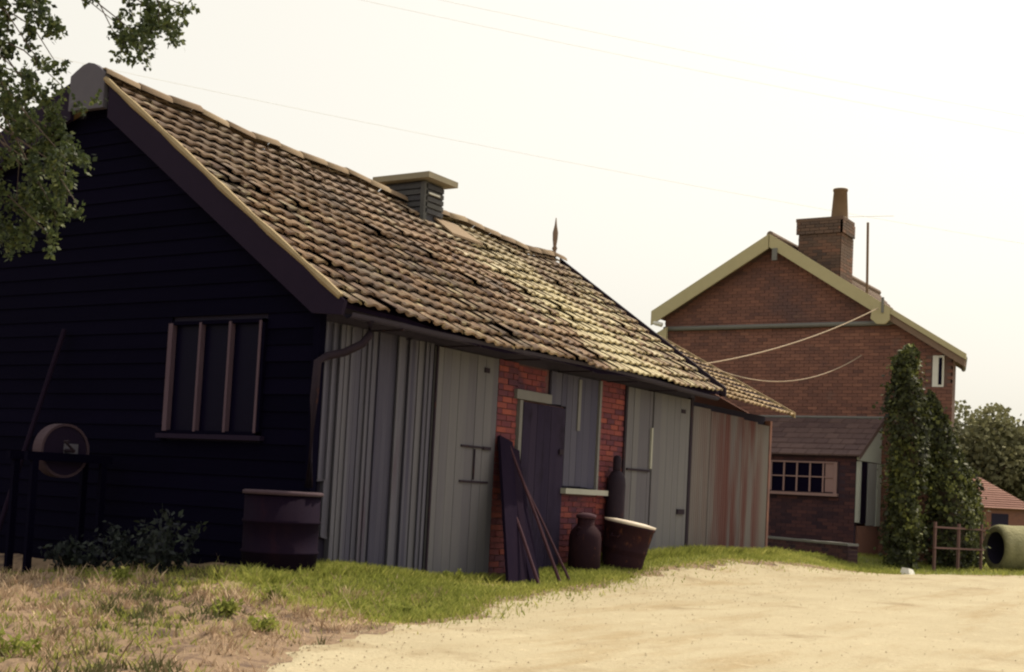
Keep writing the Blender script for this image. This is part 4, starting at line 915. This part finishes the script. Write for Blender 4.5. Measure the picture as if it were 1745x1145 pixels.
# pebbles on the lane
n = 3600; xx = rng.uniform(-7, 12, n); yy = edge_y(xx) - rng.uniform(-.25, 1, n) ** 2 * 6 * rng.uniform(0, 1, n); r_ = rng.uniform(.003, .012, n)
c = np.stack([xx, yy, h(xx, yy) + .014], 1); tet = np.array([(1, 0, 0), (-.5, .87, 0), (-.5, -.87, 0), (0, 0, .9)]); ang = rng.uniform(0, 6.28, n)
vv = tet[None] * r_[:, None, None]; cs, sn = np.cos(ang)[:, None], np.sin(ang)[:, None]; vv = np.stack([vv[..., 0] * cs - vv[..., 1] * sn, vv[..., 0] * sn + vv[..., 1] * cs, vv[..., 2]], -1) + c[:, None]
F = vv[:, [0, 1, 3, 1, 2, 3, 2, 0, 3]].reshape(-1, 3)
M['pebble'] = mat('pebble', [(0, (.28, .21, .14)), (1, (.52, .44, .30))], 1, (3, 3, 3), .2)
o = kind(link('gravel', np_mesh('gravel', F, 3, np.repeat(rng.uniform(0, 1, n), 9), M['pebble'])), 'stuff'); o['label'] = 'loose small stones along the lane edge'
# weed clumps
def clump(x, y, rad, ht, n, size, m, name, lab, cat, grp, tm=.5):
    z0 = gz(x, y); t = thing(name, lab, cat, (x, y, z0), grp)
    ns = max(5, int(n / 40)); st_ = MB(); P = []
    for k in range(ns):
        a = u(0, 6.28); q = u(0, 1) ** .6; tip = Vector((math.cos(a) * rad * q, math.sin(a) * rad * q, ht * u(.55, 1) * (1 - .35 * q)))
        st_.tube([(tip.x * .35, tip.y * .35, -.02), (tip.x * .8, tip.y * .8, tip.z * .6), tip], [.006, .004, .002], 4)
        for j in range(int(n / ns)):
            s = u(.15, 1.02); b = Vector((tip.x * (.35 + .65 * s), tip.y * (.35 + .65 * s), tip.z * s)); P.append(b + Vector((u(-1, 1), u(-1, 1), u(-.6, .6))) * size * .7)
    st_.build('stems', m, t); P = np.array(P); leaf_obj('leaves', P, size, m, t, np.clip(rng.normal(tm, .2, len(P)), 0, 1), droop=.15, aspect=.5)
NG = 'weeds in front of the black gable'
for i, (x, y, r_, ht, lab) in enumerate(((-1.5, .75, .45, .75, 'tall dark nettles growing beside the round water butt'), (-1.35, 1.5, .42, .62, 'middle clump of dark nettles below the gable window'),
        (-1.3, 2.3, .40, .45, 'low dark nettles farthest from the water butt'))): clump(x, y, r_, ht, 700, .075, M['nettle'], 'nettle_clump', lab, 'weeds', NG, .35)
WG = 'weed tufts in the bank'
for x, y, r_, ht, lab in ((-5.15, -1.9, .20, .20, 'dark green tuft nearest the camera at the bank bottom'), (-5.6, -1.0, .16, .18, 'dark tuft at the picture edge on the dry bank'), (-2.0, -1.2, .13, .12, 'small green tuft amid straw near the bright grass'),
        (-2.9, -1.5, .15, .14, 'spreading green tuft in the middle of the dry bank'), (-3.3, -2.25, .13, .12, 'small green tuft at the edge of the lane'), (-2.2, .6, .16, .22, 'green tuft at the edge of the gable shadow'), (-1.0, -1.75, .12, .10, 'lowest tuft below the bright green grass'),
        (1.95, -.28, .20, .20, 'green weeds at the foot of the plank door')):
    clump(x, y, r_, ht, 260, .05, M['grass'], 'weed_tuft', lab, 'weeds', WG, .35)
